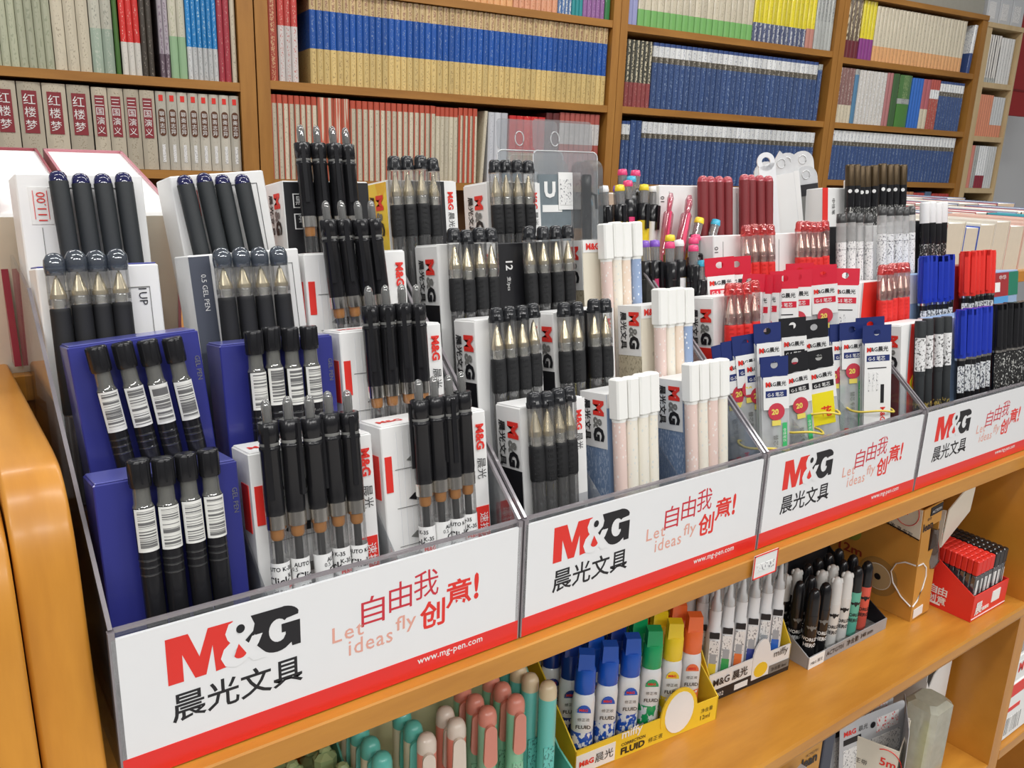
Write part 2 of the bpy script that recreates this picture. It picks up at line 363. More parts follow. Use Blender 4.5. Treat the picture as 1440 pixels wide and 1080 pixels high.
def P_clearlabel():
    o = empty('labelled_gel_pen', 'p', 'pen'); b = MB(); b.lathe([(.003, 0), (.0050, .008), (.0052, .062)], RUBBER, n=16); b.build('grip', o)
    b = MB(); b.lathe([(.0052, .062), (.0052, .116)], SMALLP, n=20, caps=False); b.lathe([(.00525, .108), (.00525, .1085)], INK, caps=False)
    b.build('printed_label', o, 'white label covered in small print')
    b = MB(); b.lathe([(.0050, .116), (.0052, .118), (.0050, .136)], clear('frosted_clear', (.97, .97, .97), .35, (.88, .88, .86), .3), n=16); b.build('neck', o, 'frosted clear neck')
    b = MB(); b.lathe([(.0048, .136), (.0050, .137), (.0046, .1455), (0, .1462)], pm('smoke_black', (.05, .05, .05), .3), n=16); b.build('cap_end', o); return proto(o)
def P_mech(barm, erasm, dark=True, clearcol=None):
    o = empty('mechanical_pencil', 'p', 'pencil'); b = MB()
    if clearcol:
        b.lathe([(0.0010, 0), (.003, .010), (0.0060, .014), (0.0063, .110), (0.0050, .112)], clearcol, n=14)
        b.lathe([(0.0022, .014), (0.0022, .125)], erasm, n=8); b.box(-.0012, .0012, -.0092, -.0062, .075, .112, erasm)
        b.build('barrel', o); b = MB(); b.lathe([(.003, .112), (0.0040, .125), (.002, .130)], clearcol, n=12); b.build('clicker', o); return proto(o)
    b.lathe([(0.0010, 0), (.003, .010), (0.0060, .016), (0.0063, .096)], barm, n=14); b.build('barrel', o)
    b = MB(); b.lathe([(0.0065, .0965), (0.0066, .0975), (0.0065, .112), (0.0055, .1125)], BLACKP, n=14); b.box(-.0016, .0016, -.0096, -.0064, .088, .111, BLACKP); b.build('collar', o, 'black upper section')
    b = MB(); b.lathe([(0.0042, .1125), (0.0045, .125)], clear('clicker_pale', (.8, .8, .8), .35, (.5, .5, .5), .3), n=12); b.lathe([(.002, .1125), (.002, .125)], CHROME, n=8); b.build('clicker', o, 'clear clicker')
    b = MB(); b.lathe([(0.0047, .1245), (0.0050, .126), (0.0042, .130), (0, .1308)], erasm, n=12); b.build('end_cap', o, 'coloured end cap'); return proto(o)

gelblue = P_gelblue(); k35 = P_k35(); goldtip = P_cone(); redtip = P_cone(red=True); balltip = P_cone(ball=True)
matte = P_matte(BLACKM, pm('navy_dome', (.012, .012, .075), .08, var=.1, coat=.6), 'glossy navy dome', .1395)
redmatte = P_matte(pm('dark_red_matte', (.20, .016, .020), .5, var=.08), pm('pink_dome', (.45, .07, .09), .1, coat=.5), 'glossy pink dome')
PASTEL = [('pink', (.80, .62, .56), (.86, .80, .76)), ('cream', (.84, .80, .70), (.72, .74, .70)), ('peach', (.82, .68, .56), (.86, .80, .74)), ('blue', (.30, .40, .60), (.80, .84, .88))]
wc = {}
for n_, c_, d_ in PASTEL: wc[n_] = P_whitecap(marks('pastel_'+n_, c_, d_, (330, 330, 210), .22, .4, .2, 'dots'), 'pastel %s barrel with small pale drops' % n_)
rblue = P_roller(BLUEP, 'blue cap with a long clip'); rred = P_roller(REDP, 'red cap with a long clip')
rblack = P_roller(BLACKP, 'black cap with a long clip', lab=False)
def P_biglabel():
    o = empty('labelled_black_pen', 'p', 'pen'); b = MB(); b.lathe([(.004, 0), (.0050, .002), (.0051, .092)], BLACKM, n=16); b.lathe([(.00515, .052), (.00515, .064)], marks('gold_print', (.03, .03, .03), (.40, .30, .08), (600, 600, 300), .55), n=16, caps=False); b.build('barrel', o)
    b = MB(); b.lathe([(.0052, .092), (.0054, .093), (.0054, .144), (.0050, .1462)], BLACKM, n=16); b.build('cap', o, 'black cap')
    b = MB(); n = 12; A = [R(-60+120*k/n) for k in range(n+1)]; b.add([(.0056*math.sin(a), -.0056*math.cos(a), z) for z in (.097, .130) for a in A], [(k, k+1, k+n+2, k+n+1) for k in range(n)], marks('label_upright_print', (.82, .82, .82), (.12, .12, .12), (500, 500, 420), .58), True); b.build('printed_label', o, 'tall white printed label'); return proto(o)
rlabel = P_biglabel()
slimgold = P_slim(pm('bronze_top', (.09, .06, .03), .3, .6), 'bronze cap end', True, SMALLB)
slimwhite = P_slim(pm('silver_top', (.80, .80, .80), .3), 'silvery white cap end', False, SMALLB)
clab = P_clearlabel()

# ------------------------------------------------------------------ cartons
def logo_side(b, o, u, v, h):
    """small upright M&G mark plus its four characters, lettering running down the side; u = reading direction, v = glyph up"""
    o = Vector(o); u = Vector(u); v = Vector(v)
    b.text('M', RED, o, u, v, h=h, bold=.06); b.text('&', GREYP, o+u*h*1.05, u, v, h=h*.8, bold=.03); b.text('G', INK, o+u*h*1.65, u, v, h=h, bold=.06)
    b.text('晨光文具', INK, o-v*h*.85, u, v, w=h*2.6, bold=.02)
def carton(kind, w, d, h):
    o = empty('pen_carton', 'p', 'box'); b = MB(); e = .0004
    dn = (0, 0, -1)
    if kind == 'blue':
        b.bbox(0, w, 0, d, 0, h, NAVYBOX, .0006); b.build('box_body', o)
        b = MB(); b.bbox(.001, w-.001, .001, d-.001, h, h+.0008, pm('navy_lid', (.10, .11, .38), .3, coat=.5), .0003); b.build('lid', o, 'glossy lid edge')
        b = MB(); b.text('GEL PEN', GREYP, (w-.004, -e, h-.014), dn, (1, 0, 0), h=.0026); b.build('printing', o); return proto(o)
    if kind == 'k35':
        b.bbox(0, w, 0, d, 0, h, WHITE, .0006); b.build('box_body', o)
        b = MB(); b.box(0-e, .0002, d*.15, d*.55, h-.045, h-.018, RED); b.box(.0015, .006, -e, 0, h-.040, h-.018, RED)
        g = pm('pale_grid', (.72, .73, .76), .6)
        for i in range(1, 9): b.box(.006+i*.004, .0062+i*.004, -e*.5, 0, .004, h-.004, g)
        for k in range(5):
            z = h-.022-k*.024
            b.prism([(.016, z), (.020, z+.003), (.034, z+.003), (.034, z-.002), (.022, z-.002)], 'y', -e, 0, INK if k % 2 else GREYP); b.box(.008, .034, -e, 0, z-.005, z-.0047, GREYP)
        # right-hand strip
        b.box(w-.011, w-.001, -e, 0, h*.02, h*.55, RED); b.text('M&G', RED, (w-.0085, -2*e, h-.008), dn, (1, 0, 0), h=.0062, bold=.04)
        b.text('晨光', INK, (w-.0085, -2*e, h-.030), dn, (1, 0, 0), h=.0066); b.text('速按大小', WHITE, (w-.0085, -2*e, h*.52), dn, (1, 0, 0), h=.0065)
        b.build('printing', o)
        b = MB(); b.bbox(.0008, w-.0008, .0008, d-.0008, h, h+.0007, WHITE, .0003); b.text('M&G', RED, (.004, d*.3, h+.001), (1, 0, 0), (0, 1, 0), h=.006, bold=.03); b.build('lid', o); return proto(o)
    if kind == 'k35black':
        b.bbox(0, w, 0, d, 0, h, WHITE, .0006); b.box(.0005, w, -e, 0, 0, h-.001, INK)
        b.build('box_body', o)
        b = MB(); logo_side(b, (-e, d*.52, h-.008), dn, (0, -1, 0), .0115); b.text('EX', RED, (-e, d*.45, h-.058), dn, (0, -1, 0), h=.008, bold=.03)
        b.box(.0065, .0155, -2*e, -e, h-.019, h-.009, WHITE); b.box(.0072, .0148, -3*e, -2*e, h-.0183, h-.0097, INK)
        b.text('黑', WHITE, (.011, -4*e, h-.014), (1, 0, 0), (0, 0, 1), h=.006, align='cm')
        b.box(.0065, .0155, -2*e, -e, h-.034, h-.023, WHITE); b.box(.0072, .0148, -3*e, -2*e, h-.0333, h-.0237, INK); b.text('0.5', WHITE, (.0135, -4*e, h-.0245), dn, (1, 0, 0), h=.0022)
        b.text('MM', WHITE, (.0095, -4*e, h-.0245), dn, (1, 0, 0), h=.0022)
        b.text('K-35', WHITE, (.0135, -2*e, h-.066), (0, 0, 1), (-1, 0, 0), h=.0058, bold=.03); b.text('12支/pcs', WHITE, (.0205, -2*e, h-.066), (0, 0, 1), (-1, 0, 0), h=.0042)
        b.build('printing', o); return proto(o)
    if kind == 'tup':
        b.bbox(0, w, 0, d, 0, h, WHITE, .0008); b.build('box_body', o)
        b = MB(); g = GREYP
        for (x0, x1, z0, z1) in ((.007, w-.006, h-.0135, h-.013), (.007, .0073, .01, h-.013), (w-.0063, w-.006, .01, h-.013)): b.box(x0, x1, -e, 0, z0, z1, g)
        b.text('1UP', INK, (w-.0125, -e, h-.014), dn, (1, 0, 0), h=.0045)
        b.build('printing', o, 'thin black frame line and small lettering')
        b = MB(); b.bbox(.001, w-.001, .001, d-.001, h, h+.0009, pm('blue_lid_edge', (.08, .09, .35), .4), .0003); b.build('lid', o); return proto(o)
    if kind == 'price':
        b.bbox(0, w, 0, d, 0, h, WHITE, .0008); b.build('box_body', o)
        b = MB(); b.box(.006, .018, -e, 0, h-.030, h-.008, PAPER); b.text('111.00', RED, (.0145, -2*e, h-.028), (0, 0, 1), (-1, 0, 0), h=.0048)
        b.box(.008, .0083, -2*e, -e, h-.027, h-.010, RED); b.box(.0155, .0158, -2*e, -e, h-.027, h-.010, RED); b.build('price_sticker', o, 'price sticker with red figures')
        b = MB(); b.box(.011, .0113, -e, 0, .01, h-.032, GREYP); b.box(.0165, w-.006, -e, 0, h-.0085, h-.0082, INK); b.box(w-.0063, w-.006, -e, 0, .01, h-.0082, INK); b.build('printing', o)
        return proto(o)
    if kind == 'grey':
        b.bbox(0, w, 0, d, 0, h, WHITE, .0008); b.build('box_body', o)
        b = MB(); b.box(0, .0125, -e, 0, 0, h-.001, pm('slate_card', (.07, .08, .11), .5)); b.text('0.5 GEL PEN', WHITE, (.006, -2*e, h-.012), dn, (1, 0, 0), h=.003)
        b.box(.016, .0163, -e, 0, .01, h-.009, GREYP); b.box(.016, w-.005, -e, 0, h-.0093, h-.009, GREYP); b.box(w-.0053, w-.005, -e, 0, .01, h-.009, GREYP)
        b.prism([(w-.026, .05), (w-.006, .075), (w-.006, .035)], 'y', -e, 0, pm('slate_card', (.07, .08, .11))); b.text('M&G', WHITE, (w-.016, -2*e, .055), (0, .0, 1), (-1, 0, 0), h=.004); b.build('printing', o); return proto(o)
    if kind in ('gold', 'red', 'goldy'):
        lo = RED if kind == 'red' else INK
        b.bbox(0, w, 0, d, 0, h, WHITE, .0008); b.box(-e, 0, .0006, d-.0006, .0005, h*(.68 if kind != 'goldy' else .995), lo if kind != 'goldy' else marks('yellow_side', (.88, .50, .01), (.92, .68, .05), (60, 60, 40), .5)); b.build('box_body', o)
        b = MB(); sw = pm('silver_swoosh', (.62, .63, .65), .3, .3)
        cv = [(.0095+.006*math.sin(PI*t/12)*-1, h*t/12) for t in range(13)]
        b.prism([(0.0, 0)]+[(c[0]+.006, c[1]) for c in cv]+[(0.0, h)], 'y', -e, 0, WHITE)
        b.prism([(c[0]+.006, c[1]) for c in cv]+[(c[0]+.009, c[1]) for c in reversed(cv)], 'y', -e, 0, sw)
        b.prism([(c[0]+.009, c[1]) for c in cv]+[(w-.011, h), (w-.011, 0)], 'y', -e, 0, lo); b.box(w-.011, w, -e, 0, h*.5, h, WHITE); b.box(w-.011, w, -e, 0, 0, h*.5, sw)
        logo_side(b, (-2*e, d*.50, h-.010), dn, (0, -1, 0), .0122)
        b.text('M&G', RED, (w-.0085, -2*e, h-.008), dn, (1, 0, 0), h=.0052, bold=.04); b.text('晨光', INK, (w-.0085, -2*e, h-.024), dn, (1, 0, 0), h=.0056)
        b.box(w-.0085, w-.0035, -2*e, -e, h*.36, h*.43, INK); b.text('黑', WHITE, (w-.006, -3*e, h*.395), (1, 0, 0), (0, 0, 1), h=.004, align='cm'); b.text('0.5 晨光', WHITE, (w-.0078, -2*e, h*.33), dn, (1, 0, 0), h=.004)
        b.prism([(.018, h*.62), (.023, h*.66), (.021, h*.56), (.027, h*.60), (.022, h*.50), (.018, h*.54)], 'y', -2*e, -e, pm('yellow_burst', (.85, .72, .02), .4)); b.prism([(.0185, h*.70), (.024, h*.72), (.022, h*.66)], 'y', -2*e, -e, RED)
        b.build('printing', o)
        b = MB(); b.bbox(.0008, w-.0008, .0008, d-.0008, h, h+.0007, WHITE, .0003); b.build('lid', o); return proto(o)
    if kind in ('pblue', 'pcream'):
        c = (.22, .32, .50) if kind == 'pblue' else (.80, .75, .62)
        front = marks('drops_'+kind, c, (.80, .83, .86) if kind == 'pblue' else (.62, .58, .48), (85, 85, 60), .17, .45, .2, 'dots')
        side = SMALLBL if kind == 'pblue' else marks('cream_side_print', (.62, .55, .40), (.36, .30, .20), (900, 900, 320), .58)
        b.box(0, w, 0, d, 0, h, WHITE, None, {'-y': front, '-x': side, '+x': front}); b.build('box_body', o)
        b = MB(); b.box(-e, 0, .0004, d-.0004, h*.70, h, WHITE); b.box(0, w, -e, 0, h*.925, h, WHITE); logo_side(b, (-2*e, d*.50, h-.005), dn, (0, -1, 0), .0118)
        b.text('M&G', RED, (.003, -2*e, h*.94), (1, 0, 0), (0, 0, 1), h=.0055, bold=.04); b.build('printing', o); return proto(o)
    if kind == 'plain':
        b.bbox(0, w, 0, d, 0, h, WHITE, .0008); b.build('box_body', o)
        b = MB(); b.text('10', INK, (.006, -e, h-.016), (0, 0, 1), (-1, 0, 0), h=.005); b.box(.013, .0132, -e, 0, .01, h-.006, GREYP)
        b.box(w-.004, w-.0037, -e, 0, .01, h-.006, GREYP); b.build('printing', o); return proto(o)
    if kind == 'redbar':
        b.bbox(0, w, 0, d, 0, h, WHITE, .0008); b.box(0, .010, -e, 0, 0, h, RED); b.build('box_body', o)
        b = MB(); b.text('中性笔', INK, (.018, -e, h-.012), dn, (1, 0, 0), h=.006); b.build('printing', o); return proto(o)
    if kind == 'lightblue':
        b.bbox(0, w, 0, d, 0, h, pm('light_blue_card', (.36, .52, .80), .4), .0008); b.build('box_body', o)
        b = MB(); b.box(0, w, -e, 0, h*.78, h, WHITE); b.box(w-.016, w, -e, 0, 0, h*.45, NAVYBOX); b.box(-e, 0, .001, d-.001, 0, h, WHITE); b.build('printing', o); return proto(o)
    if kind == 'crimson':
        b.bbox(0, w, 0, d, 0, h, pm('crimson_card', (.36, .03, .035), .4), .0008); b.build('box_body', o)
        b = MB(); b.text('12 支/pcs', WHITE, (.006, -e, h-.012), dn, (1, 0, 0), h=.0045); b.box(-e, 0, .001, d-.001, 0, h, WHITE); b.build('printing', o); return proto(o)
    if kind == 'blackbox':
        b.bbox(0, w, 0, d, 0, h, INK, .0008); b.build('box_body', o)
        b = MB(); b.text('12', WHITE, (.008, -e, h-.014), dn, (1, 0, 0), h=.0065, bold=.02); b.text('支/pcs', WHITE, (.008, -e, h-.026), dn, (1, 0, 0), h=.0045)
        b.box(-e, 0, .001, d-.001, 0, h, WHITE); b.box(w-.008, w, -e, 0, h*.3, h, WHITE); b.build('printing', o); return proto(o)

# ------------------------------------------------------------------ tray grid
YB = [.008, .062, .114, .172]; ZB = [.9262, .9732, 1.0202, 1.0632]; LEAN = R(-8)
ROWN = ['front row', 'second row', 'third row', 'back row']
CAMX, CAMY = -.0533, -.3833
def face(x, y): return math.atan2(CAMX-x, -(CAMY-y))      # spin that turns -y of a thing towards the viewer's side
def pens(p, row, xs, desc, cat='pen', leanx=0., zoff=0., yoff=0., L=.146, spins=None, order='l'):
    n = len(xs); base = xs
    for i, x in enumerate(xs):
        lx = leanx+R(random.uniform(-.5, .5)); bx = x+math.tan(lx)*L*-1*0 - math.tan(lx)*L
        sp = -face(bx, YB[row])*-1*.75+R(random.uniform(-12, 12)) if spins is None else spins[i % len(spins)]
        if n > 1: lab = '%s, %s from left' % (desc, ORD[i])
        else: lab = desc
        pp = p[i % len(p)] if isinstance(p, list) else p
        place(pp, (bx, YB[row]+yoff+random.uniform(-.0006, .0006), ZB[row]+zoff+random.uniform(-.0008, .0008)), (LEAN+R(random.uniform(-.5, .5)), lx, sp), lab, group=desc)
def box_at(kind, row, x0, w, h, label, d=None, leanx=0., zoff=0., yoff=.0085, group=None):
    d = d or (.029, .027, .033, .036)[row]; c = carton(kind, w, d, h); USED.add(c.name)
    c.rotation_mode = 'ZYX'; cosl = 1
    c.location = (x0-math.tan(leanx)*h, YB[row]+yoff, ZB[row]+zoff); c.rotation_euler = (LEAN, leanx, 0); tag(c, label, 'box', 'pen cartons in the display trays'); return c
def lin(a, b, n): return [a+(b-a)*i/(n-1) for i in range(n)]

# bay 1
box_at('blue', 0, .006, .0695, .134, 'navy blue pen carton behind the barcode-labelled pens, lowest in the near tray')
pens(gelblue, 0, lin(.0258, .0592, 4), 'barcode-labelled black pen before the lowest navy carton', spins=[.0], zoff=0)
box_at('k35', 0, .0817, .0725, .136, 'white pen carton with pen drawings behind five retractable pens, front row')
pens(k35, 0, lin(.0905, .1365, 5), 'black retractable pen in the five-pen group, front row', L=.153, spins=[-.5, .5, 1.6, -1.5, -.2], zoff=.0140)
box_at('k35', 0, .1600, .0745, .138, 'white pen carton with pen drawings behind four retractable pens, front row beside the divider')
pens(k35, 0, lin(.1815, .2120, 4), 'black retractable pen, front row beside the near divider', L=.153, spins=[-1.9, 1.4, -.2, -1.8], zoff=.0140)
LX = R(-5)
box_at('blue', 1, .0085, .0665, .144, 'navy blue pen carton above the lowest one, at the left end of the near tray', leanx=R(-3))
pens(gelblue, 1, lin(.0205, .0580, 4), 'barcode-labelled black pen, second row at the left end', leanx=R(-7), spins=[.0], zoff=.0008)
box_at('blue', 1, .086, .069, .137, 'navy blue pen carton in the middle of the near tray, second row')
pens(gelblue, 1, lin(.1031, .1361, 4), 'barcode-labelled black pen before the middle navy carton, second row', spins=[.1], zoff=.0006)
box_at('k35', 1, .1598, .0735, .138, 'white pen carton with pen drawings, second row behind the retractable pens')
pens(k35, 1, lin(.1770, .2102, 4), 'black retractable pen, second row beside the near divider', L=.153, zoff=.0138)
box_at('tup', 2, .004, .064, .132, 'white carton with thin frame line at the left end, third row')
pens(balltip, 2, lin(.0125, .0444, 4), 'round-capped smoky gel pen, third row at the left end', spins=[0], zoff=0)
box_at('grey', 2, .0855, .070, .136, 'white carton with a slate stripe on its left edge, third row', leanx=R(-2))
pens(balltip, 2, lin(.1030, .1381, 4), 'round-capped smoky gel pen before the slate-striped carton, third row', leanx=R(-1), spins=[0], zoff=0)
box_at('k35', 2, .1590, .075, .134, 'white pen carton with pen drawings, third row behind four retractable pens')
pens(k35, 2, lin(.1723, .2054, 4), 'black retractable gel pen, third row of the near tray', L=.153, leanx=R(-3), zoff=.0164)
box_at('price', 3, .005, .071, .138, 'white carton with crossed red price sticker, leftmost in the back row')
pens(matte, 3, lin(.0262, .0626, 4), 'matte black navy-domed pen, back row at the left end', leanx=R(-2), zoff=0)
box_at('price', 3, .0925, .063, .138, 'white carton with red price sticker leaning behind matte black pens, back row middle', leanx=R(-5))
pens(matte, 3, lin(.0985, .1352, 4), 'leaning matte black navy-domed pen, back row, second group', leanx=R(-7), zoff=.0015)
box_at('k35black', 3, .1684, .066, .136, 'black and white carton with white symbols behind tall retractable pens, back row')
pens(k35, 3, lin(.1809, .2146, 4), 'tallest black retractable pen, back row beside the black carton', L=.153, leanx=R(-1), zoff=.0208)
# bay 2
box_at('gold', 0, .2620, .0555, .135, 'white and black carton with silver swoosh, front row of the second tray')
pens(goldtip, 0, lin(.2684, .2974, 4), 'black-capped gold-tipped pen, front row of the second tray', zoff=.0008)
box_at('pblue', 0, .3385, .0480, .134, 'pale blue carton with white drops, first of two in the front row')
pens([wc['pink'], wc['cream'], wc['cream'], wc['cream']], 0, lin(.3411, .3739, 4), 'white-capped pastel gel pen beside the first pale blue carton', spins=[0], zoff=.0018)
box_at('pblue', 0, .4165, .050, .134, 'pale blue carton with white drops, second of two in the front row')
pens([wc['pink'], wc['cream'], wc['pink'], wc['cream']], 0, lin(.4155, .4504, 4), 'white-capped pastel gel pen beside the second pale blue carton', spins=[0], zoff=.0040)
box_at('gold', 1, .2600, .058, .137, 'white and black carton with silver swoosh, second row, left in the second tray')
pens(goldtip, 1, lin(.2730, .3058, 4), 'black-capped gold-tipped pen, second row, left in the second tray', zoff=.0010)
box_at('gold', 1, .3300, .060, .137, 'white and black carton behind four black-capped pens, second row middle')
pens(goldtip, 1, [.3347, .3455, .3620, .3735], 'black-capped gold-tipped pen, second row, middle of the second tray', zoff=.0008)
box_at('pcream', 1, .4200, .055, .136, 'cream carton with square dots in the second row')
pens([wc['pink'], wc['cream'], wc['peach'], wc['blue']], 1, lin(.4313, .4638, 4), 'white-capped pastel gel pen beside the cream carton, second row', spins=[0], zoff=.0038)
box_at('gold', 2, .2605, .050, .137, 'white and black carton in the third row of the second tray, left')
pens(goldtip, 2, lin(.2692, .3022, 4), 'black-capped gold-tipped pen, third row, left in the second tray', zoff=.0031)
box_at('blackbox', 2, .3130, .070, .137, 'black and silver pen carton with white lettering, third row')
pens(goldtip, 2, lin(.3386, .3767, 4), 'black-capped gold-tipped pen beside the black carton, third row', zoff=.0042)
box_at('pcream', 2, .3995, .066, .137, 'cream carton with square dots in the third row, beside the blister packs')
pens([wc['pink'], wc['cream'], wc['peach'], wc['blue']], 2, lin(.4168, .4493, 4), 'white-capped pastel gel pen beside the cream carton, third row', spins=[0], zoff=.0054)
box_at('goldy', 3, .2500, .062, .137, 'white pen carton with yellow side behind black-capped pens, back row')
pens(goldtip, 3, lin(.2524, .2862, 4), 'black-capped gold-tipped pen, back row, left in the second tray', zoff=.0098)
box_at('gold', 3, .3420, .055, .137, 'white and black carton in the back row, next to the blister packs')
pens(goldtip, 3, lin(.3450, .3775, 4), 'black-capped gold-tipped pen, back row next to the blister packs', zoff=.0098)
# bay 3
box_at('red', 1, .5060, .058, .137, 'white and red carton in the second row of the third tray')
pens(redtip, 1, lin(.5174, .5493, 4), 'red-capped pen left of the refill sachets, second row', zoff=.0045)
box_at('red', 1, .716, .062, .137, 'white and red carton at the right of the third tray, second row')
pens(redtip, 1, lin(.7509, .7960, 5), 'red-capped pen right of the refill sachets, second row', zoff=.0100)
box_at('plain', 2, .560, .074, .137, 'plain white carton behind red-capped pens, third row left')
pens(redtip, 2, lin(.5950, .6331, 4), 'red-capped pen, third row, left in the third tray', zoff=.0012)
box_at('plain', 2, .644, .084, .137, 'plain white carton behind red-capped pens, third row')
pens(redtip, 2, lin(.6781, .7211, 5), 'red-capped pen, third row, right in the third tray', zoff=.0030)
box_at('plain', 3, .543, .096, .137, 'white carton standing behind the first dark red pens, back row')
pens(redmatte, 3, lin(.5941, .6322, 4), 'dark red matte pen, back row, first group', zoff=-.0020)
box_at('plain', 3, .643, .060, .136, 'white carton standing behind the second dark red pens, back row')
pens(redmatte, 3, lin(.6573, .6966, 4), 'dark red matte pen, back row, second group', zoff=0)
box_at('redbar', 3, .806, .062, .137, 'white carton with red bar behind the bronze-topped pens, back row')
pens(slimgold, 3, lin(.8422, .8901, 5), 'bronze-topped black pen, back row, left group', zoff=.0170)
box_at('plain', 3, .902, .062, .150, 'white carton behind the second group of bronze-topped pens')
pens(slimgold, 3, lin(.9095, .9516, 4), 'bronze-topped black pen, back row, right group', zoff=.0194)
box_at('blackbox', 2, .728, .075, .142, 'black carton behind clear-necked labelled pens, third row')
pens(clab, 2, lin(.7485, .7998, 4), 'clear-necked white-labelled pen, third row, left group', zoff=.0102)
box_at('plain', 2, .811, .078, .142, 'white carton behind the second group of labelled pens, third row')
pens(clab, 2, lin(.8247, .8855, 5), 'clear-necked white-labelled pen, third row, right group', zoff=.0170)
box_at('blackbox', 2, .894, .066, .146, 'black carton with white lettering behind silver-topped pens')
pens(slimwhite, 2, lin(.9123, .9521, 4), 'black pen with silvery white cap end, third row', zoff=.0216)
# bay 4
box_at('red', 0, .7235, .064, .150, 'white and red carton in the front row of the fourth tray', zoff=.0)
pens(rlabel, 0, lin(.7443, .7936, 4), 'white-labelled black pen, front row of the fourth tray', yoff=.002, spins=[-.9], zoff=.0087)
box_at('lightblue', 0, .806, .078, .150, 'light blue and white pen carton in the front row of the fourth tray')
pens(rblue, 0, lin(.8207, .8783, 6), 'blue-capped roller pen, front row of the fourth tray', spins=[-.9], zoff=.0138)
pens(rblack, 0, lin(.8997, .9700, 7), 'black-capped roller pen at the right end, front row', spins=[-.9], zoff=.0138)
box_at('lightblue', 1, .812, .070, .140, 'light blue and white pen carton in the second row of the fourth tray')
pens(rblue, 1, lin(.8289, .8854, 6), 'blue-capped roller pen, second row of the fourth tray', spins=[-.9], zoff=.0146)
box_at('crimson', 1, .888, .090, .146, 'crimson pen carton with white lettering in the second row of the fourth tray')
pens(rred, 1, lin(.9195, .9817, 6), 'red-capped roller pen, second row of the fourth tray', spins=[-.9], zoff=.0168)
#@@PART2
# ------------------------------------------------------------------ display stand
def rounded(y0, z0, y1, z1, r):
    """side outline seen from the side: front edge y0, top z1, front-top corner rounded"""
    pts = [(y1, z0), (y0, z0)]
    for k in range(11):
        a = PI-PI/2*k/10; pts.append((y0+r+r*math.cos(a), z1-r+r*math.sin(a)))
    pts.append((y1, z1)); return pts
st = empty('display_stand', 'honey-coloured wooden stand carrying the pen trays and the shelf of stationery below', 'display stand')
def smooth(P, n=6):
    out = []
    for i in range(len(P)-1):
        p0 = P[max(i-1, 0)]; p1 = P[i]; p2 = P[i+1]; p3 = P[min(i+2, len(P)-1)]
        for k in range(n):
            t = k/n; out.append(tuple(.5*((2*p1[j])+(p2[j]-p0[j])*t+(2*p0[j]-5*p1[j]+4*p2[j]-p3[j])*t*t+(3*p1[j]-p0[j]-3*p2[j]+p3[j])*t**3) for j in (0, 1)))
    out.append(P[-1]); return out
def board(b, prof, x0, x1, m, c=.0022):
    """board with a curved front edge (prof runs bottom to top along the front) and eased long edges"""
    pr = smooth(prof); n = len(pr); back = .40; vs = []
    nm = []
    for i in range(n):
        a = pr[max(i-1, 0)]; d = pr[min(i+1, n-1)]; t = (d[0]-a[0], d[1]-a[1]); l = math.hypot(*t) or 1; nm.append((t[1]/l, -t[0]/l))
    rows_ = []
    for x, e in ((x0, c), (x0+c*.3, c*.3), (x0+c, 0), (x1-c, 0), (x1-c*.3, c*.3), (x1, c)): rows_.append([(x, p[0]+q[0]*e, p[1]+q[1]*e) for p, q in zip(pr, nm)])
    for r in rows_: vs += r
    b.add(vs, [(r*n+i, (r+1)*n+i, (r+1)*n+i+1, r*n+i+1) for r in range(5) for i in range(n-1)], m, True)
    for r, flip in ((rows_[0], True), (rows_[-1], False)):
        poly = r+[(r[0][0], back, r[-1][2]), (r[0][0], back, r[0][2])]
        b.add(poly, [tuple(range(len(poly))) if flip else tuple(reversed(range(len(poly))))], m)
    b.box(x0, x1, back-.001, back, pr[0][1], pr[-1][1]-c, m)
FP = [(-.030, 0), (-.030, .40), (-.024, .75), (-.012, .88), (-.001, .94), (.009, .985), (.017, 1.03), (.026, 1.052), (.040, 1.066), (.060, 1.071), (.12, 1.0715), (.395, 1.0715)]
b = MB(); board(b, FP, -.0315, -.0055, WOODV); b.build('side_panel', st)
b = MB(); b.prism([(.40, 0), (-.030, 0), (-.030, .900), (.40, .900)], 'x', .976, 1.001, WOODV); b.build('side_panel', st)
b = MB(); b.bbox(-.0055, .976, -.012, .262, .9, .9165, WOODA, .001); b.build('counter_top', st)
b = MB(); b.prism([(-.033, .713), (-.0345, .717), (-.0345, .727), (-.033, .730), (.26, .730), (.26, .713)], 'x', -.0055, .976, WOODA); b.build('shelf', st)
b = MB(); b.bbox(-.0055, .976, -.030, .26, .484, .500, WOODA, .001); b.build('shelf', st)
b = MB(); b.bbox(-.0055, .976, .26, .272, .02, 1.045, WOODV, .001); b.build('back_panel', st)
b = MB(); b.bbox(-.0055, 2.9, .255, 1.15, 1.045, 1.064, WOODA, .001); b.build('rear_table_top', st)
nu = empty('neighbouring_stand', 'next wooden stand whose end panel shows at the extreme left edge', 'display stand')
b = MB(); board(b, [(p[0]-.010, p[1]-(.014 if p[1] > .5 else 0)) for p in FP], -.058, -.0325, WOODV); b.build('side_panel', nu)
b = MB(); b.bbox(-.75, -.060, .0, .24, .98, .998, WOODA, .001); b.build('counter_top', nu)
b = MB(); b.bbox(-.75, -.060, .24, .26, 0, 1.06, WOODV, .001); b.build('back_panel', nu)

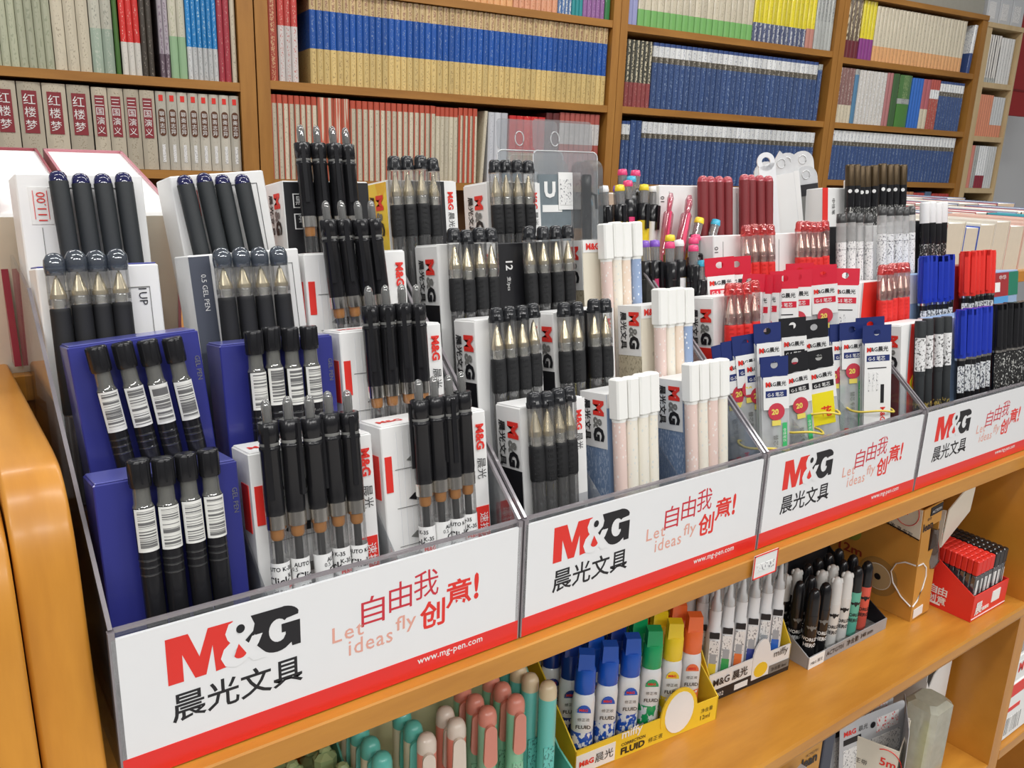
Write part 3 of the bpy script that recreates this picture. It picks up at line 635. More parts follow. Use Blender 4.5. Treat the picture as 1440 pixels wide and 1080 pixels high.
# ------------------------------------------------------------------ acrylic trays with sign sheets
SALMON = pm('salmon_print', (.80, .40, .32), .45, var=.03)
def arc(cx, cy, rx, ry, a0, a1, n=10): return [(cx+rx*math.cos(R(a0+(a1-a0)*k/n)), cy+ry*math.sin(R(a0+(a1-a0)*k/n))) for k in range(n+1)]
def make_tray(W_=.2385):
    t = empty('display_tray', 'p', 'display tray')
    prof = [(0, .9175), (0, 1.0), (.16, 1.136), (.235, 1.148), (.235, .9175)]
    for k in (0, 1):
        b = MB(); x = .0006 if k == 0 else W_-.0024
        b.prism(prof, 'x', x, x+.0018, ACRYL)
        b.box(x-.0006, x+.0024, -.0034, .0005, .9175, 1.0, ACEDGE); b.prism([(0, 1.0), (.16, 1.136), (.16, 1.1375), (-.002, 1.0015)], 'x', x-.0001, x+.0019, ACEDGE); b.build('side_panel', t)
    b = MB(); b.box(.003, W_-.003, -.0010, .0002, .9175, .999, ACRYL); b.box(.003, W_-.003, -.0014, .0010, .999, 1.0006, ACEDGE); b.build('front_panel', t, 'thin clear front with a bright edge')
    for r in range(4):
        b = MB(); y0 = YB[r]-.010; y1 = (YB[r+1]-.0115) if r < 3 else .234; z = ZB[r]-.0022
        sl = math.tan(R(8)); zf = lambda y: ZB[r]-.0012-(y-YB[r])*sl
        b.prism([(y0, zf(y0)), (y1, zf(y1)), (y1, zf(y1)-.0015), (y0, zf(y0)-.0015)], 'x', .003, W_-.003, ACRYL)
        if r: b.box(.003, W_-.003, y0-.0014, y0-.0001, .918, zf(y0), ACRYL)
        b.build('step', t)
    for x in (.0795, .1575):
        b = MB(); b.prism([(.004, .921), (.004, .985), (.05, 1.02), (.05, .921)], 'x', x-.0006, x+.0006, ACRYL); b.build('column_divider', t)
    b = MB(); b.box(.001, W_-.001, -.0034, -.0015, .9176, .9965, pm('sign_white', (.84, .85, .86), .3, var=.01, coat=.4), None); 
    b.box(.001, W_-.001, -.0035, -.0034, .9176, .9310, pm('sign_red', (.80, .02, .015), .3, var=.02, coat=.3)); sg = b.build('sign_sheet', t, 'white sign with a red band along the bottom')
    X, Z = (1, 0, 0), (0, 0, 1)
    b = MB(); k = .0256/1.03; ox, oz = .0243, .9180+.0457
    def fl(poly, m, d): b.flat([(ox+u*k*1.2, oz+v*k) for u, v in poly], m, (0, -.00342-d, 0), X, Z)
    fl([(0, 0), (0, 1.02), (.36, 1.02), (.52, .45), (.68, 1.02), (1.10, 1.02), (1.04, .88), (1.05, .72), (1.12, .6), (1.0, .42), (.98, .2), (1.03, .03), (.77, 0), (.74, .62), (.61, .0), (.43, 0), (.247, .6), (.247, 0)], RED, .0001)
    g = [(1.40, 1.02), (1.95, 1.02)]+arc(1.93, .77, .33, .26, 80, 15, 5)+[(2.24, .76), (2.03, .73)]+arc(1.87, .50, .17, .27, 45, 300, 14)+[(2.00, .36), (2.0, .42), (1.93, .42), (1.93, .62), (2.27, .62), (2.27, .04), (2.11, .04), (2.10, .13)]+arc(1.84, .30, .30, .30, -60, -150, 6)+[(1.48, .30), (1.46, .58), (1.33, .40), (1.26, .47), (1.43, .66), (1.46, .82)]
    fl(g, INK, .0001)
    b.text('&', pm('sign_white', (.84, .85, .86)), (ox+1.25*k*1.2, -.00362, oz+.50*k), X, Z, h=k*1.08, w=k*1.2*.78, bold=.03, align='cm', sx=1.0)
    fl(arc(1.215, .80, .075, .10, 0, 360, 14)[:-1], INK, .0003); fl(arc(1.19, .25, .11, .12, 200, 340, 8)+[(1.17, .47)], RED, .0003)
    b.text('晨光文具', INK, (.0250, -.0035, .9180+.0238), X, Z, h=.0166, w=.0675, bold=.012)
    b.build('logo', sg, 'red and black M&G mark over four black characters')
    b = MB(); dk = pm('slogan_dark_red', (.62, .03, .05), .4, var=.03)
    b.text('自', dk, (.1275, -.0035, .9180+.0440), X, Z, h=.0178, w=.0145); b.text('由', dk, (.1448, -.0035, .9180+.0475), X, Z, h=.0180, w=.0148); b.text('我', dk, (.1610, -.0035, .9180+.0500), X, Z, h=.0178, w=.0165)
    b.text('创', RED, (.1650, -.0035, .9180+.0290), X, Z, h=.0180, w=.0172, bold=.022); b.text('意', RED, (.1828, -.0035, .9180+.0378), X, Z, h=.0182, w=.0182, bold=.020); b.text('!', RED, (.2028, -.0035, .9180+.0385), X, Z, h=.0180, w=.0035, bold=.03)
    b.text('Let', SALMON, (.1100, -.0035, .9180+.0395), X, Z, h=.0095, bold=.005, spacing=1.15); b.text('ideas', SALMON, (.1195, -.0035, .9180+.0286), X, Z, h=.0098, w=.0275, bold=.005, spacing=1.1)
    b.text('fly', SALMON, (.1490, -.0035, .9180+.0315), X, Z, h=.0118, w=.0135, bold=.005); b.build('slogan', sg, 'red and salmon slogan lettering')
    b = MB(); b.text('www.mg-pen.com', WHITE, (.1635, -.0036, .9180+.0058), X, Z, w=.0465, h=.0045, bold=.012, spacing=1.05); b.build('web_address', sg, 'small white web address'); return proto(t)
tray = make_tray()
TL = ['near clear tray at the left end with black pens in every row', 'second clear tray from the left end, with pale blue cartons over its sign', 'third clear tray, holding refill sachets behind its sign', 'fourth clear tray, with blue-capped pens over its sign', 'fifth clear tray cut by the right edge of the photo']
for i in range(3): place(tray, (.24*i+.0003, 0, 0), (0, 0, 0), TL[i], 'clear display trays with sign fronts')
place(make_tray(.2700), (.7203, 0, 0), (0, 0, 0), TL[3], 'clear display trays with sign fronts')
b = MB(); b.box(0, .030, -.0006, 0, 0, .021, pm('tag_white', (.80, .82, .80), .4)); 
for (x0, x1, z0, z1) in ((0, .030, 0, .0010), (0, .030, .020, .021), (0, .001, 0, .021), (.029, .030, 0, .021)): b.box(x0, x1, -.0010, -.0006, z0, z1, RED)
b.box(.004, .026, -.0009, -.0006, .006, .0125, SMALLP)
o = b.build('price_tag'); tag(o, 'small white price tag with red border hanging under the second sign seam', 'price tag'); o.location = (.463, -.0145, .8995)

# ------------------------------------------------------------------ refill sachets
def sachet(hc, w=.025, h=.142, green=True, back=False, yellow=False):
    o = empty('refill_sachet', 'p', 'refill pack'); n = 8; hw = w/2
    head = pm('sachet_head_%s' % hc, {'navy': (.02, .035, .16), 'red': (.70, .02, .05), 'black': (.015, .015, .018)}[hc], .3, coat=.4, var=.05)
    b = MB(); z1 = h-.0165
    def sheet(z0, z1, d, m, x0=-hw, x1=hw, k=1):
        vs = []; 
        for i in range(n+1):
            z = z0+(z1-z0)*i/n; th = .0018*math.sin(PI*min(1, z/(h-.01)))*k
            vs += [(x0, -th-d, z), ((x0+x1)/2, -th*1.5-d, z), (x1, -th-d, z)]
        fs = []
        for i in range(n): fs += [(i*3, i*3+1, i*3+4, i*3+3), (i*3+1, i*3+2, i*3+5, i*3+4)]
        b.add(vs, fs, m, True)
    SB = clear('sachet_film', (.97, .97, .97), .55, (.84, .86, .88), .35, .06); sheet(0, z1, 0, SB); sheet(0, z1, -.0045, MILKY); b.box(-hw, hw, -.0004, .0004, -.002, .002, MILKY)
    b.build('bag', o, 'clear film bag')
    b = MB(); # header card with a round hole
    pts = arc(0, h-.007, .0035, .0030, 0, 360, 12)[:-1]; out = []
    cor = [(hw, h-.007), (hw, h), (0, h), (-hw, h), (-hw, h-.007), (-hw, z1), (0, z1), (hw, z1)]
    vs = [(p[0], -.0004, p[1]) for p in pts]+[(hw*max(-1, min(1, 1.6*math.cos(R(k*30)))), -.0004, (h-.007)+max(-.013 if True else 0, min(.007, .016*math.sin(R(k*30))))) for k in range(12)]
    fs = [(k, (k+1) % 12, 12+(k+1) % 12, 12+k) for k in range(12)]
    b.add(vs, [tuple(reversed(f)) for f in fs], head); b.add([(v[0], v[1]+.0008, v[2]) for v in vs], fs, head); b.build('header', o, '%s header with a hanging hole' % hc)
    b = MB(); e = -.0030
    b.box(-hw+.001, hw-.001, e-.0002, e, z1-.028, z1, WHITE); b.text('M&G晨光', INK, (-hw+.003, e-.0004, z1-.0085), (1, 0, 0), (0, 0, 1), w=w*.74, bold=.02); b.text('M', RED, (-hw+.003, e-.0006, z1-.0085), (1, 0, 0), (0, 0, 1), h=.0044, bold=.06)
    b.box(-hw+.003, hw-.003, e-.0004, e-.0002, z1-.0175, z1-.0118, head); b.text('G-5 笔芯', WHITE, (-hw+.0045, e-.0006, z1-.0168), (1, 0, 0), (0, 0, 1), w=w*.58, bold=.01)
    if yellow: 
        b.box(-hw+.001, hw-.004, e-.0004, e-.0002, z1-.052, z1-.022, pm('yellow_sticker', (.92, .78, .02), .35)); b.text('花', RED, (-.004, e-.0006, z1-.045), (1, 0, 0), (0, 0, 1), h=.010, bold=.03)
        b.lathe([(0, 0), (.006, 0)], pm('orange_print', (.85, .38, .10), .4), n=14, xf=Matrix.Translation((.001, e-.0005, z1-.075)) @ Matrix.Rotation(R(90), 4, 'X'), caps=False, smooth=False)
    elif not back:
        b.lathe([(0, 0), (.0075, 0)], pm('badge_red', (.62, .05, .08), .4), n=18, xf=Matrix.Translation((0, e-.0004, z1-.030)) @ Matrix.Rotation(R(90), 4, 'X'), caps=False, smooth=False)
        b.text('20', pm('badge_yellow', (.90, .75, .15), .4), (-.0045, e-.0006, z1-.0325), (1, 0, 0), (0, 0, 1), h=.0050, bold=.04); b.box(-.004, .004, e-.0004, e-.0002, z1-.042, z1-.0375, pm('badge_yellow', (.90, .75, .15)))
        if green: b.box(.0055, .0095, e-.0004, e-.0002, .010, z1-.040, pm('print_green', (.06, .55, .18), .4)); b.text('中性笔芯', WHITE, (.0058, e-.0006, z1-.045), (0, 0, -1), (1, 0, 0), h=.0028)
        b.text('替芯专用', GREYP, (-.003, e-.0006, z1-.050), (0, 0, -1), (1, 0, 0), h=.0045); b.text('M&G', RED, (-.009, e-.0004, .040), (0, 0, -1), (1, 0, 0), h=.0045, bold=.03)
    else:
        b.box(-hw+.001, hw-.001, e-.0002, e, .012, z1-.028, WHITE); b.box(-hw+.004, hw-.006, e-.0004, e-.0002, z1-.0245, z1-.0235, INK)
        for i in range(3): b.box(-hw+.005+i*.004, -hw+.007+i*.004, e-.0004, e-.0002, z1-.046, z1-.028, SMALLP)
        b.box(.003, .0065, e-.0004, e-.0002, z1-.058, z1-.040, INK); b.text('M&G', RED, (.003, e-.0004, z1-.062), (0, 0, -1), (1, 0, 0), h=.005, bold=.03); b.box(-hw+.003, hw-.012, e-.0004, e-.0002, .018, .045, BARCX)
    b.build('printing', o)
    b = MB(); b.lathe([(.0006, .004), (.0014, .012), (.0017, .014), (.0017, .098)], REFILL, n=8, x=-.003); b.lathe([(.0014, .003), (.0014, .016)], SILV, n=8, x=-.003)
    b.build('refill', o, 'thin ink refill inside the bag'); return proto(o)
S_navy = sachet('navy'); S_navyb = sachet('navy', w=.029, h=.150, back=True); S_red = sachet('red', w=.027); S_redb = sachet('red', w=.027, back=True); S_blk = sachet('black'); S_ylw = sachet('black', w=.026, yellow=True)
SG = 'hanging-hole refill sachets in the third tray'
def sach(p, row, x, y, z, lab, ly=0, spin=-.75, lean=-8):
    place(p, (x-math.tan(R(ly))*.14, y, z), (R(lean), R(ly), spin), lab, SG)
# front-row left bunch (navy)
zt = ZB[0]+.001
for i, (x, y, ly, sp) in enumerate([(.498, .046, -9, -.35), (.506, .043, -7, -.35), (.515, .039, -5, -.38), (.523, .035, -4, -.38), (.531, .030, -2, -.42), (.527, .016, -1, -.45)]):
    sach(S_navy, 0, x, y, zt+(.008, .010, .014, .008, .024, -.002)[i], 'navy-headed refill sachet in the left bunch, %s' % ['rearmost and most tilted', 'second from the rear', 'third from the rear', 'fourth from the rear', 'tallest one near the front', 'frontmost with the red badge'][i], ly, sp)
for i, (x, y, ly, sp) in enumerate([(.556, .046, -6, -.5), (.566, .042, -4, -.5), (.574, .036, -2, -.5), (.560, .020, -8, -.4)]):
    sach(S_blk, 0, x, y, zt+(.012, .016, .024, -.002)[i], 'black-headed refill sachet, %s of the middle bunch' % ['rearmost', 'second from the rear', 'third from the rear', 'the bent one at the front left'][i], ly, sp)
sach(S_ylw, 0, .597, .030, zt+.022, 'black-headed refill sachet with yellow sticker standing tall in the middle bunch', -5, -.55)
sach(S_ylw, 0, .590, .017, zt-.001, 'folded refill sachet with yellow sticker and orange picture at the front of the middle bunch', -9, -.5)
for i, (x, y) in enumerate([(.655, .046), (.662, .042), (.668, .036), (.690, .030)]):
    sach(S_navy if i < 3 else S_navyb, 0, x, y, zt+(.006, .010, .012, .008)[i], 'navy-headed refill sachet of the right bunch, %s' % ['rearmost', 'second from the rear', 'third from the rear', 'peeking up behind the front one'][i], -1, -.5)
sach(S_navyb, 0, .683, .018, zt+.003, 'widest navy-headed sachet with printed back facing out, front of the right bunch', 0, -.5)
# second row red bunch
zr = ZB[1]+.001
for i, (x, y, z, ly, sp, p) in enumerate([(.545, .100, .030, -3, -.6, S_red), (.566, .098, .030, -2, -.6, S_red), (.572, .085, .016, 5, -1.1, S_red), (.580, .082, .014, 4, -1.1, S_red), (.587, .078, .015, 3, -1.1, S_red), (.606, .073, .018, 1, -.6, S_redb), (.629, .075, .018, 1, -.6, S_red), (.645, .085, .022, 0, -.6, S_red), (.658, .068, .020, -3, -.6, S_red), (.676, .080, .020, 1, -.6, S_red), (.690, .064, .018, 4, -.7, S_redb)]):
    sach(p, 1, x, y, zr+z-.006, 'red-headed refill sachet, %s from the left in the second-row bunch' % ORD[i], ly, sp)
YB_ = pm('yellow_rubber', (.80, .62, .10), .45)
def band(cx, cy, cz, rx, ry, lab, tilt=0, spin=0):
    b = MB(); b.tube([(rx*math.cos(2*PI*k/28), ry*math.sin(2*PI*k/28), .0012*math.sin(3*2*PI*k/28)) for k in range(28)], .0011, YB_, 6, True)
    o = b.build('rubber_band'); tag(o, lab, 'rubber band', 'yellow rubber bands'); o.location = (cx, cy, cz); o.rotation_euler = (R(-8), tilt, spin)
band(.519, .030, .990, .0215, .0185, 'yellow rubber band round the left bunch of navy sachets', R(4), -.5)
band(.569, .030, .996, .020, .0175, 'yellow rubber band low round the black-headed sachets', R(3), -.5)
band(.592, .027, 1.010, .017, .012, 'yellow rubber band round the sachets with yellow stickers', R(0), -.5)
band(.681, .032, .998, .022, .019, 'yellow rubber band round the right bunch of navy sachets', R(0), -.5)

# ------------------------------------------------------------------ mechanical pencils
MC = {'white': (.85, .85, .85), 'yellow': (.90, .68, .03), 'blue': (.05, .45, .72), 'pink': (.80, .06, .20), 'purple': (.24, .10, .55), 'cyan': (.05, .45, .66)}
mp_ = {}
for k, c in MC.items():
    m = pm('pencil_'+k, c, .3, coat=.3, var=.04); mp_[k] = m
def mech(bc, ec, x, y, z, ty, tx, lab, g): 
    key = 'mech%s%s' % (bc, ec)
    if key not in mp_: mp_[key] = P_mech(BLACKP if bc == 'black' else mp_[bc], mp_[ec])
    place(mp_[key], (x-math.tan(R(ty))*.13, y, z), (R(tx), R(ty), random.uniform(-1.2, 0)), lab, g)
g1 = 'mechanical pencils in the back row'; g2 = 'mechanical pencils in the third row'
PL3 = ['at its far left', 'second from the left', 'half hidden behind the tall white one', 'with yellow barrel at the left', 'behind its yellow neighbour', 'with pink clicker in the middle', 'standing in the centre', 'right of the cyan one', 'with wide pale barrel', 'beside the pale barrel', 'highest at the rear', 'sticking up right of the centre']
for i, (x, ec, bc, ty, dz, dy) in enumerate([(.466, 'cyan', 'black', -3, -.012, .006), (.479, 'white', 'white', -3, .001, 0), (.488, 'cyan', 'black', -1, -.002, .012), (.499, 'yellow', 'yellow', -1, .002, 0), (.508, 'purple', 'black', 0, .001, .012), (.513, 'pink', 'pink', 1, .006, .004), (.521, 'cyan', 'black', 2, .010, .008), (.531, 'yellow', 'yellow', 4, .003, .000), (.545, 'white', 'white', 7, .002, 0), (.556, 'pink', 'pink', 9, .003, .002), (.520, 'pink', 'black', 1, .016, .020), (.534, 'pink', 'black', 5, .016, .016)]):
    mech(bc, ec, x, YB[3]+.018+dy, ZB[3]+.004+dz, ty, -8, '%s-ended pencil with %s barrel, back-row cluster, %s' % (ec, bc, PL3[i]), g1)
mech('yellow', 'yellow', .583, YB[3]-.006, ZB[3]-.018, 17, -6, 'yellow mechanical pencil leaning right before the dark red pens', g1)
mech('blue', 'cyan', .606, YB[3]-.008, ZB[3]-.018, 20, -6, 'blue mechanical pencil leaning furthest right before the dark red pens', g1)
mp_['clearpink'] = P_mech(None, pm('pink_core', (.78, .05, .15), .3), clearcol=clear('pink_clear', (.98, .74, .78), .16, (.9, .3, .4), .35)); mp_['clearpink'].scale = (.8, .8, 1)
for i, (x, ty) in enumerate([(.550, 11), (.566, 14), (.576, 15), (.568, 19)]):
    place(mp_['clearpink'], (x-math.tan(R(ty))*.13, YB[3]+.002-.010*(i % 2), ZB[3]+.002), (R(-7), R(ty), -.5), 'clear pink mechanical pencil leaning right, %s of four from the left' % ORD[i], g1)
PL2 = ['at the far left', 'second from the left', 'third from the left', 'with white barrel near the centre', 'in front of the centre', 'lowest and leaning right', 'at the rear', 'with pink lower barrel', 'beside the pink barrel', 'second from the right', 'at the right end']
for i, (x, ec, bc, ty, dz, dy) in enumerate([(.481, 'purple', 'black', -2, 0, 0), (.494, 'purple', 'pink', 0, 0, 0), (.505, 'pink', 'black', 1, -.001, -.008), (.521, 'white', 'white', 1, 0, -.004), (.531, 'pink', 'black', 1, -.004, -.013), (.538, 'cyan', 'blue', 9, -.016, -.020), (.526, 'yellow', 'black', 2, .003, .012), (.545, 'pink', 'pink', 2, .001, 0), (.556, 'pink', 'black', 0, .003, .008), (.568, 'cyan', 'blue', 0, .002, 0), (.582, 'white', 'white', 0, .001, 0)]):
    mech(bc, ec, x, YB[2]+.020+dy, ZB[2]+.003+dz, ty, -8, '%s-ended pencil with %s barrel, third-row cluster, %s' % (ec, bc, PL2[i]), g2)

# ------------------------------------------------------------------ blister packs
def blister(lab, x, y, z, spin):
    o = empty('blister_pack', lab, 'blister pack', 'clear blister packs with a pen inside'); w, h = .070, .153
    def rr(x0, x1, z0, z1, r):
        return arc(x1-r, z1-r, r, r, 0, 90, 5)+arc(x0+r, z1-r, r, r, 90, 180, 5)+arc(x0+r, z0+r, r, r, 180, 270, 5)+arc(x1-r, z0+r, r, r, 270, 360, 5)
    b = MB(); ring = rr(-w/2, w/2, 0, h, .005)
    b.prism(ring, 'y', 0, .0006, clear('blister_back', (.90, .92, .93), .30, (.62, .66, .70), .5)); 
    b.tube([(p[0], 0, p[1]) for p in ring], .0006, clear('blister_rim', (.8, .8, .8), .8, (.85, .87, .89), .3), 5, True)
    b.tube([(p[0], -.0005, p[1]) for p in arc(-.012, h+.010, .0045, .006, 0, 360, 16)[:-1]], .0005, clear('blister_rim', (.8, .8, .8)), 5, True)
    b.build('backing', o, 'clear plastic backing')
    b = MB(); b.prism(rr(-w/2, w/2-.006, h, h+.026, .004), 'y', -.0003, .0003, clear('blister_tab', (.92, .93, .94), .14, (.70, .72, .74), .3)); b.build('hang_tab', o)
    b = MB(); b.prism(rr(.006, w/2-.004, .01, h-.008, .008), 'y', -.013, -.0002, clear('blister_shell', (.97, .98, .98), .05, (.75, .8, .84), .5)); b.build('shell', o, 'raised clear shell')
    b = MB(); b.box(-w/2+.004, .004, -.001, -.0002, .004, h-.02, clear('grey_insert', (.5, .55, .58), .75, (.25, .30, .33), .1)); b.box(-w/2+.007, -.003, -.0014, -.001, h-.085, h-.079, WHITE); b.box(-w/2+.007, -.003, -.0014, -.001, h-.112, h-.094, PAPER)
    b.text('U', WHITE, (-w/2+.010, -.0015, h-.040), (1, 0, 0), (0, 0, 1), h=.014, bold=.05); b.box(-w/2+.008, -.006, -.0014, -.001, h-.052, h-.046, WHITE); b.build('insert_card', o, 'grey insert card with white print')
    b = MB(); b.box(-.0100, .0055, -.0022, -.0014, h-.050, h-.018, WHITE); b.box(-.0085, .0040, -.0026, -.0022, h-.046, h-.024, SMALLP); b.build('price_sticker', o, 'white price sticker')
    b = MB(); b.lathe([(.002, .012), (.0042, .020), (.0045, .105), (.0040, .112), (.0046, .115), (.0046, h-.022), (.0036, h-.020)], BLACKP, x=.0175, y=-.0065, n=14)
    b.tube([(.0200, -.009, h-.036), (.0250, -.010, h-.038), (.0258, -.010, h-.050)], .0013, BLACKM, 6); b.build('pen', o, 'black pen with a side clip')
    o.rotation_mode = 'ZYX'; o.location = (x, y, z); o.rotation_euler = (R(-6), 0, spin); return o
blister('blister pack with black pen and white price sticker, in front of the other', .4285, .188, 1.074, -.05)
blister('clear blister pack half hidden behind the first, left of it', .405, .208, 1.0735, -.05)

# white sleeves with hanging holes
def sleeve(x, y, z, lab, ly, black=False, sharp=False):
    o = empty('paper_sleeve', lab, 'sleeve', 'white plastic sleeves in the back row'); w, h = .031, .155
    ft = [(w/2, 0), (w/2, h-.014)]+([(0, h+.004)] if sharp else arc(0, h-.013, w/2, .013, 0, 180, 10))+[(-w/2, h-.014), (-w/2, 0)]
    b = MB(); b.prism([(p[0]*.9, p[1]) for p in ft], 'y', 0, .0020, clear('white_sleeve', (.9, .9, .9), .86, (.86, .87, .88), .3) if not black else MILKY); b.build('bag', o)
    b = MB(); b.prism([(-w/2+.003, .01), (w/2-.003, .01), (w/2-.003, h-.022), (-w/2+.003, h-.022)], 'y', -.0022, -.0006, WHITE if not black else GREYP)
    if black: b.box(-w/2+.003, w/2-.003, -.0026, -.0022, h-.034, h-.021, INK)
    b.build('card', o, 'white card front' if not black else 'grey card with black top')
    b = MB(); b.tube([(p[0], -.0004, p[1]) for p in arc(0, h-.010, .0048, .0050, 0, 360, 14)[:-1]], .0006, clear('white_sleeve', (.9, .9, .9)), 5, True); b.build('hole_ring', o)
    o.rotation_mode = 'ZYX'; o.location = (x-math.tan(R(ly))*h, y, z); o.rotation_euler = (R(-9), R(ly), -.5)
b = MB(); hk = pm('white_hook_card', (.82, .84, .86), .5); nn = 24; cs = [(math.cos(2*PI*k/nn), math.sin(2*PI*k/nn)) for k in range(nn)]
b.add([(c*r, y, s_*r) for r, y in ((.0100, 0), (.0048, 0), (.0048, .002), (.0100, .002)) for c, s_ in cs], [((r+1) % 4*nn+k, (r+1) % 4*nn+(k+1) % nn, r*nn+(k+1) % nn, r*nn+k) for r in range(4) for k in range(nn)], hk); b.prism([(-.009, -.13), (.009, -.13), (.0105, -.002), (.0040, -.002), (-.009, -.006)], 'y', 0, .002, pm('white_hook_card', (.82, .84, .86)))
o = b.build('hook_card'); tag(o, 'white plastic strap with a round hanging hole, left of the white sleeves', 'hanger'); o.location = (.721, .216, 1.225); o.rotation_euler = (R(-8), R(-8), -.5)
for i, (x, y, z, ly, bl, shp) in enumerate([(.744, .212, 1.074, -9, False, False), (.760, .204, 1.082, -8, False, True), (.781, .212, 1.084, -7, False, False), (.806, .202, 1.070, -6, True, False), (.818, .218, 1.087, -6, False, False)]):
    sleeve(x, y, z, 'white plastic sleeve in the back row, %s' % ['leftmost', 'with pointed top', 'rounded and tall in the middle', 'holding a grey card with black top', 'rightmost'][i], ly, bl, shp)

# paper card box right of the red-capped pens
b = MB(); b.bbox(0, .062, 0, .030, -.056, .130, pm('teal_card', (.30, .42, .62), .4), .0008); o = empty('card_box', 'box with crimson, blue and orange bands at the right edge, behind black-capped pens', 'box'); b.build('box_body', o)
b = MB(); b.box(.0, .045, -.0004, 0, .098, .128, pm('crimson_card', (.36, .03, .035))); b.prism([(0, .070), (.045, .086), (.045, .098), (0, .098)], 'y', -.0006, -.0002, pm('sky_card', (.10, .35, .70), .4)); b.prism([(0, .060), (.062, .078), (.062, .088), (0, .070)], 'y', -.0005, -.0001, pm('orange_card', (.85, .50, .10), .4)); b.box(.045, .062, -.0004, 0, .098, .128, pm('dark_green_card', (.02, .20, .12), .4))
b.box(.012, .030, -.0008, -.0004, .104, .116, PAPER); b.text('中华', WHITE, (.028, -.0008, .119), (1, 0, 0), (0, 0, 1), h=.006); b.build('printing', o); o.scale = (1.55, 1, 1); o.location = (1.020, .088, .974); o.rotation_euler = (LEAN, 0, 0)
#@@PART3
# ------------------------------------------------------------------ lower shelf
ZS = .7302
def zrot(a): return Matrix.Rotation(a, 4, 'Z')
# pastel correction-tape pens in an open box
o = empty('display_box', 'olive and teal open card box holding the pastel rounded pens on the lower shelf', 'box'); olive = pm('olive_card', (.56, .57, .34), .6); teal = pm('teal_green_card', (.10, .40, .30), .5)
b = MB(); b.box(.150, .318, .096, .0975, ZS, .828, olive); b.build('back_panel', o)
b = MB(); b.prism([(-.005, ZS), (-.005, ZS+.02), (.04, .770), (.096, .826), (.096, ZS)], 'x', .3165, .3180, teal); b.build('side_panel', o)
b = MB(); b.prism([(-.005, ZS), (-.005, ZS+.02), (.04, .770), (.096, .826), (.096, ZS)], 'x', .1500, .1515, teal); b.build('side_panel', o)
b = MB(); b.box(.150, .318, -.005, .0975, ZS, ZS+.001, olive); b.box(.150, .318, -.0065, -.005, ZS, ZS+.018, teal); b.build('tray', o)
PC = {'teal': (.12, .50, .42), 'cream': (.72, .68, .50), 'coral': (.82, .27, .20), 'salmon': (.72, .27, .20), 'mint': (.28, .58, .38), 'white': (.78, .68, .58), 'aqua': (.16, .58, .52), 'beige': (.70, .58, .38)}
def tapepen(body, top, clip, lab=None):
    o = empty('tape_pen', 'p', 'correction pen'); m1 = pm('pp_'+body, PC[body], .3, var=.02, coat=.2); m2 = pm('pp_'+top, PC[top], .3, var=.02, coat=.3); b = MB()
    prof = [(.004, 0), (.0062, .004), (.0068, .012), (.0068, .098)]
    b.lathe(prof, m1, n=18, sx=1, sy=1.0); b.box(-.0040, .0040, -.0072, -.0060, .012, .058, marks('pp_print_'+body, PC[body], tuple(v*.35 for v in PC[body]), (700, 700, 380), .58)); b.build('barrel', o)
    b = MB(); b.lathe([(.0068, .098), (.0068, .1035), (.0062, .1065), (.0048, .1090), (.0026, .1102), (0, .1105)], m2, n=18); b.build('cap', o, '%s rounded cap' % top)
    if clip:
        b = MB(); m3 = pm('pp_'+clip, PC[clip], .3)
        b.prism(arc(0, .096, .0043, .0050, 0, 180, 8)+arc(0, .072, .0050, .0050, 180, 360, 8), 'y', -.0095, -.0070, m3); b.box(-.002, .002, -.0072, -.006, .088, .098, m3); b.build('clip', o, '%s rounded clip' % clip)
    return proto(o)
tp = {'tc': tapepen('cream', 'teal', 'teal'), 'cw': tapepen('coral', 'white', 'white'), 'ms': tapepen('mint', 'salmon', 'salmon'), 'ab': tapepen('aqua', 'beige', None)}
TN = {'tc': 'cream pen with teal cap', 'cw': 'coral pen with pale cap', 'ms': 'mint pen with salmon cap', 'ab': 'aqua pen with beige cap'}
grid = [('tc', .158, [.030, .047, .063, .078]), ('tc', .190, [.046, .062]), ('cw', .1915, [.030]), ('cw', .2165, [.032, .047]), ('ms', .2420, [.031, .047, .064]), ('ms', .2670, [.031, .048, .063]), ('ab', .2895, [.046, .061, .076]), ('ab', .2970, [.031])]
for ci, (k, x, ys) in enumerate(grid):
    for yi, y in enumerate(ys):
        place(tp[k], (x+.002*(ci == 6), y, ZS+.0012), (R(-1), 0, random.uniform(-.35, -.1)), 'rounded %s, %s from front, %s' % (TN[k], ORD[yi], ['first file', 'second file', 'second file', 'third file', 'fourth file', 'fifth file', 'last file', 'right front corner'][ci]), 'pastel rounded pens on the lower shelf')
# translucent green and pink items at the far left of the lower shelf
gb = clear('green_translucent', (.7, .8, .5), .8, (.42, .54, .26), .35); pb = clear('pink_translucent', (.8, .6, .6), .7, (.50, .20, .24), .3)
def gluetube(m, nm):
    o = empty('glue_stick', 'p', 'glue stick'); b = MB(); b.bbox(-.0085, .0085, -.006, .006, 0, .070, m, .003); b.bbox(-.0105, .0105, -.0075, .0075, .058, .064, m, .002); b.build('body', o)
    b = MB(); b.bbox(-.0078, .0078, -.0058, .0058, .071, .088, m, .0035); b.bbox(-.0040, .0040, -.0035, .0035, .088, .092, m, .0015); b.build('cap', o); return proto(o)
gs = gluetube(gb, 'green'); ps = gluetube(pb, 'pink')
for i, (x, y) in enumerate([(.112, .094), (.136, .096), (.112, .072), (.136, .074), (.120, .050), (.139, .052), (.128, .030)]):
    place(gs, (x, y, ZS+.006), (0, 0, -.15), 'pale green translucent block-shaped stick, %s of seven counted from the rear' % ORD[i], 'green translucent sticks under the first sign')
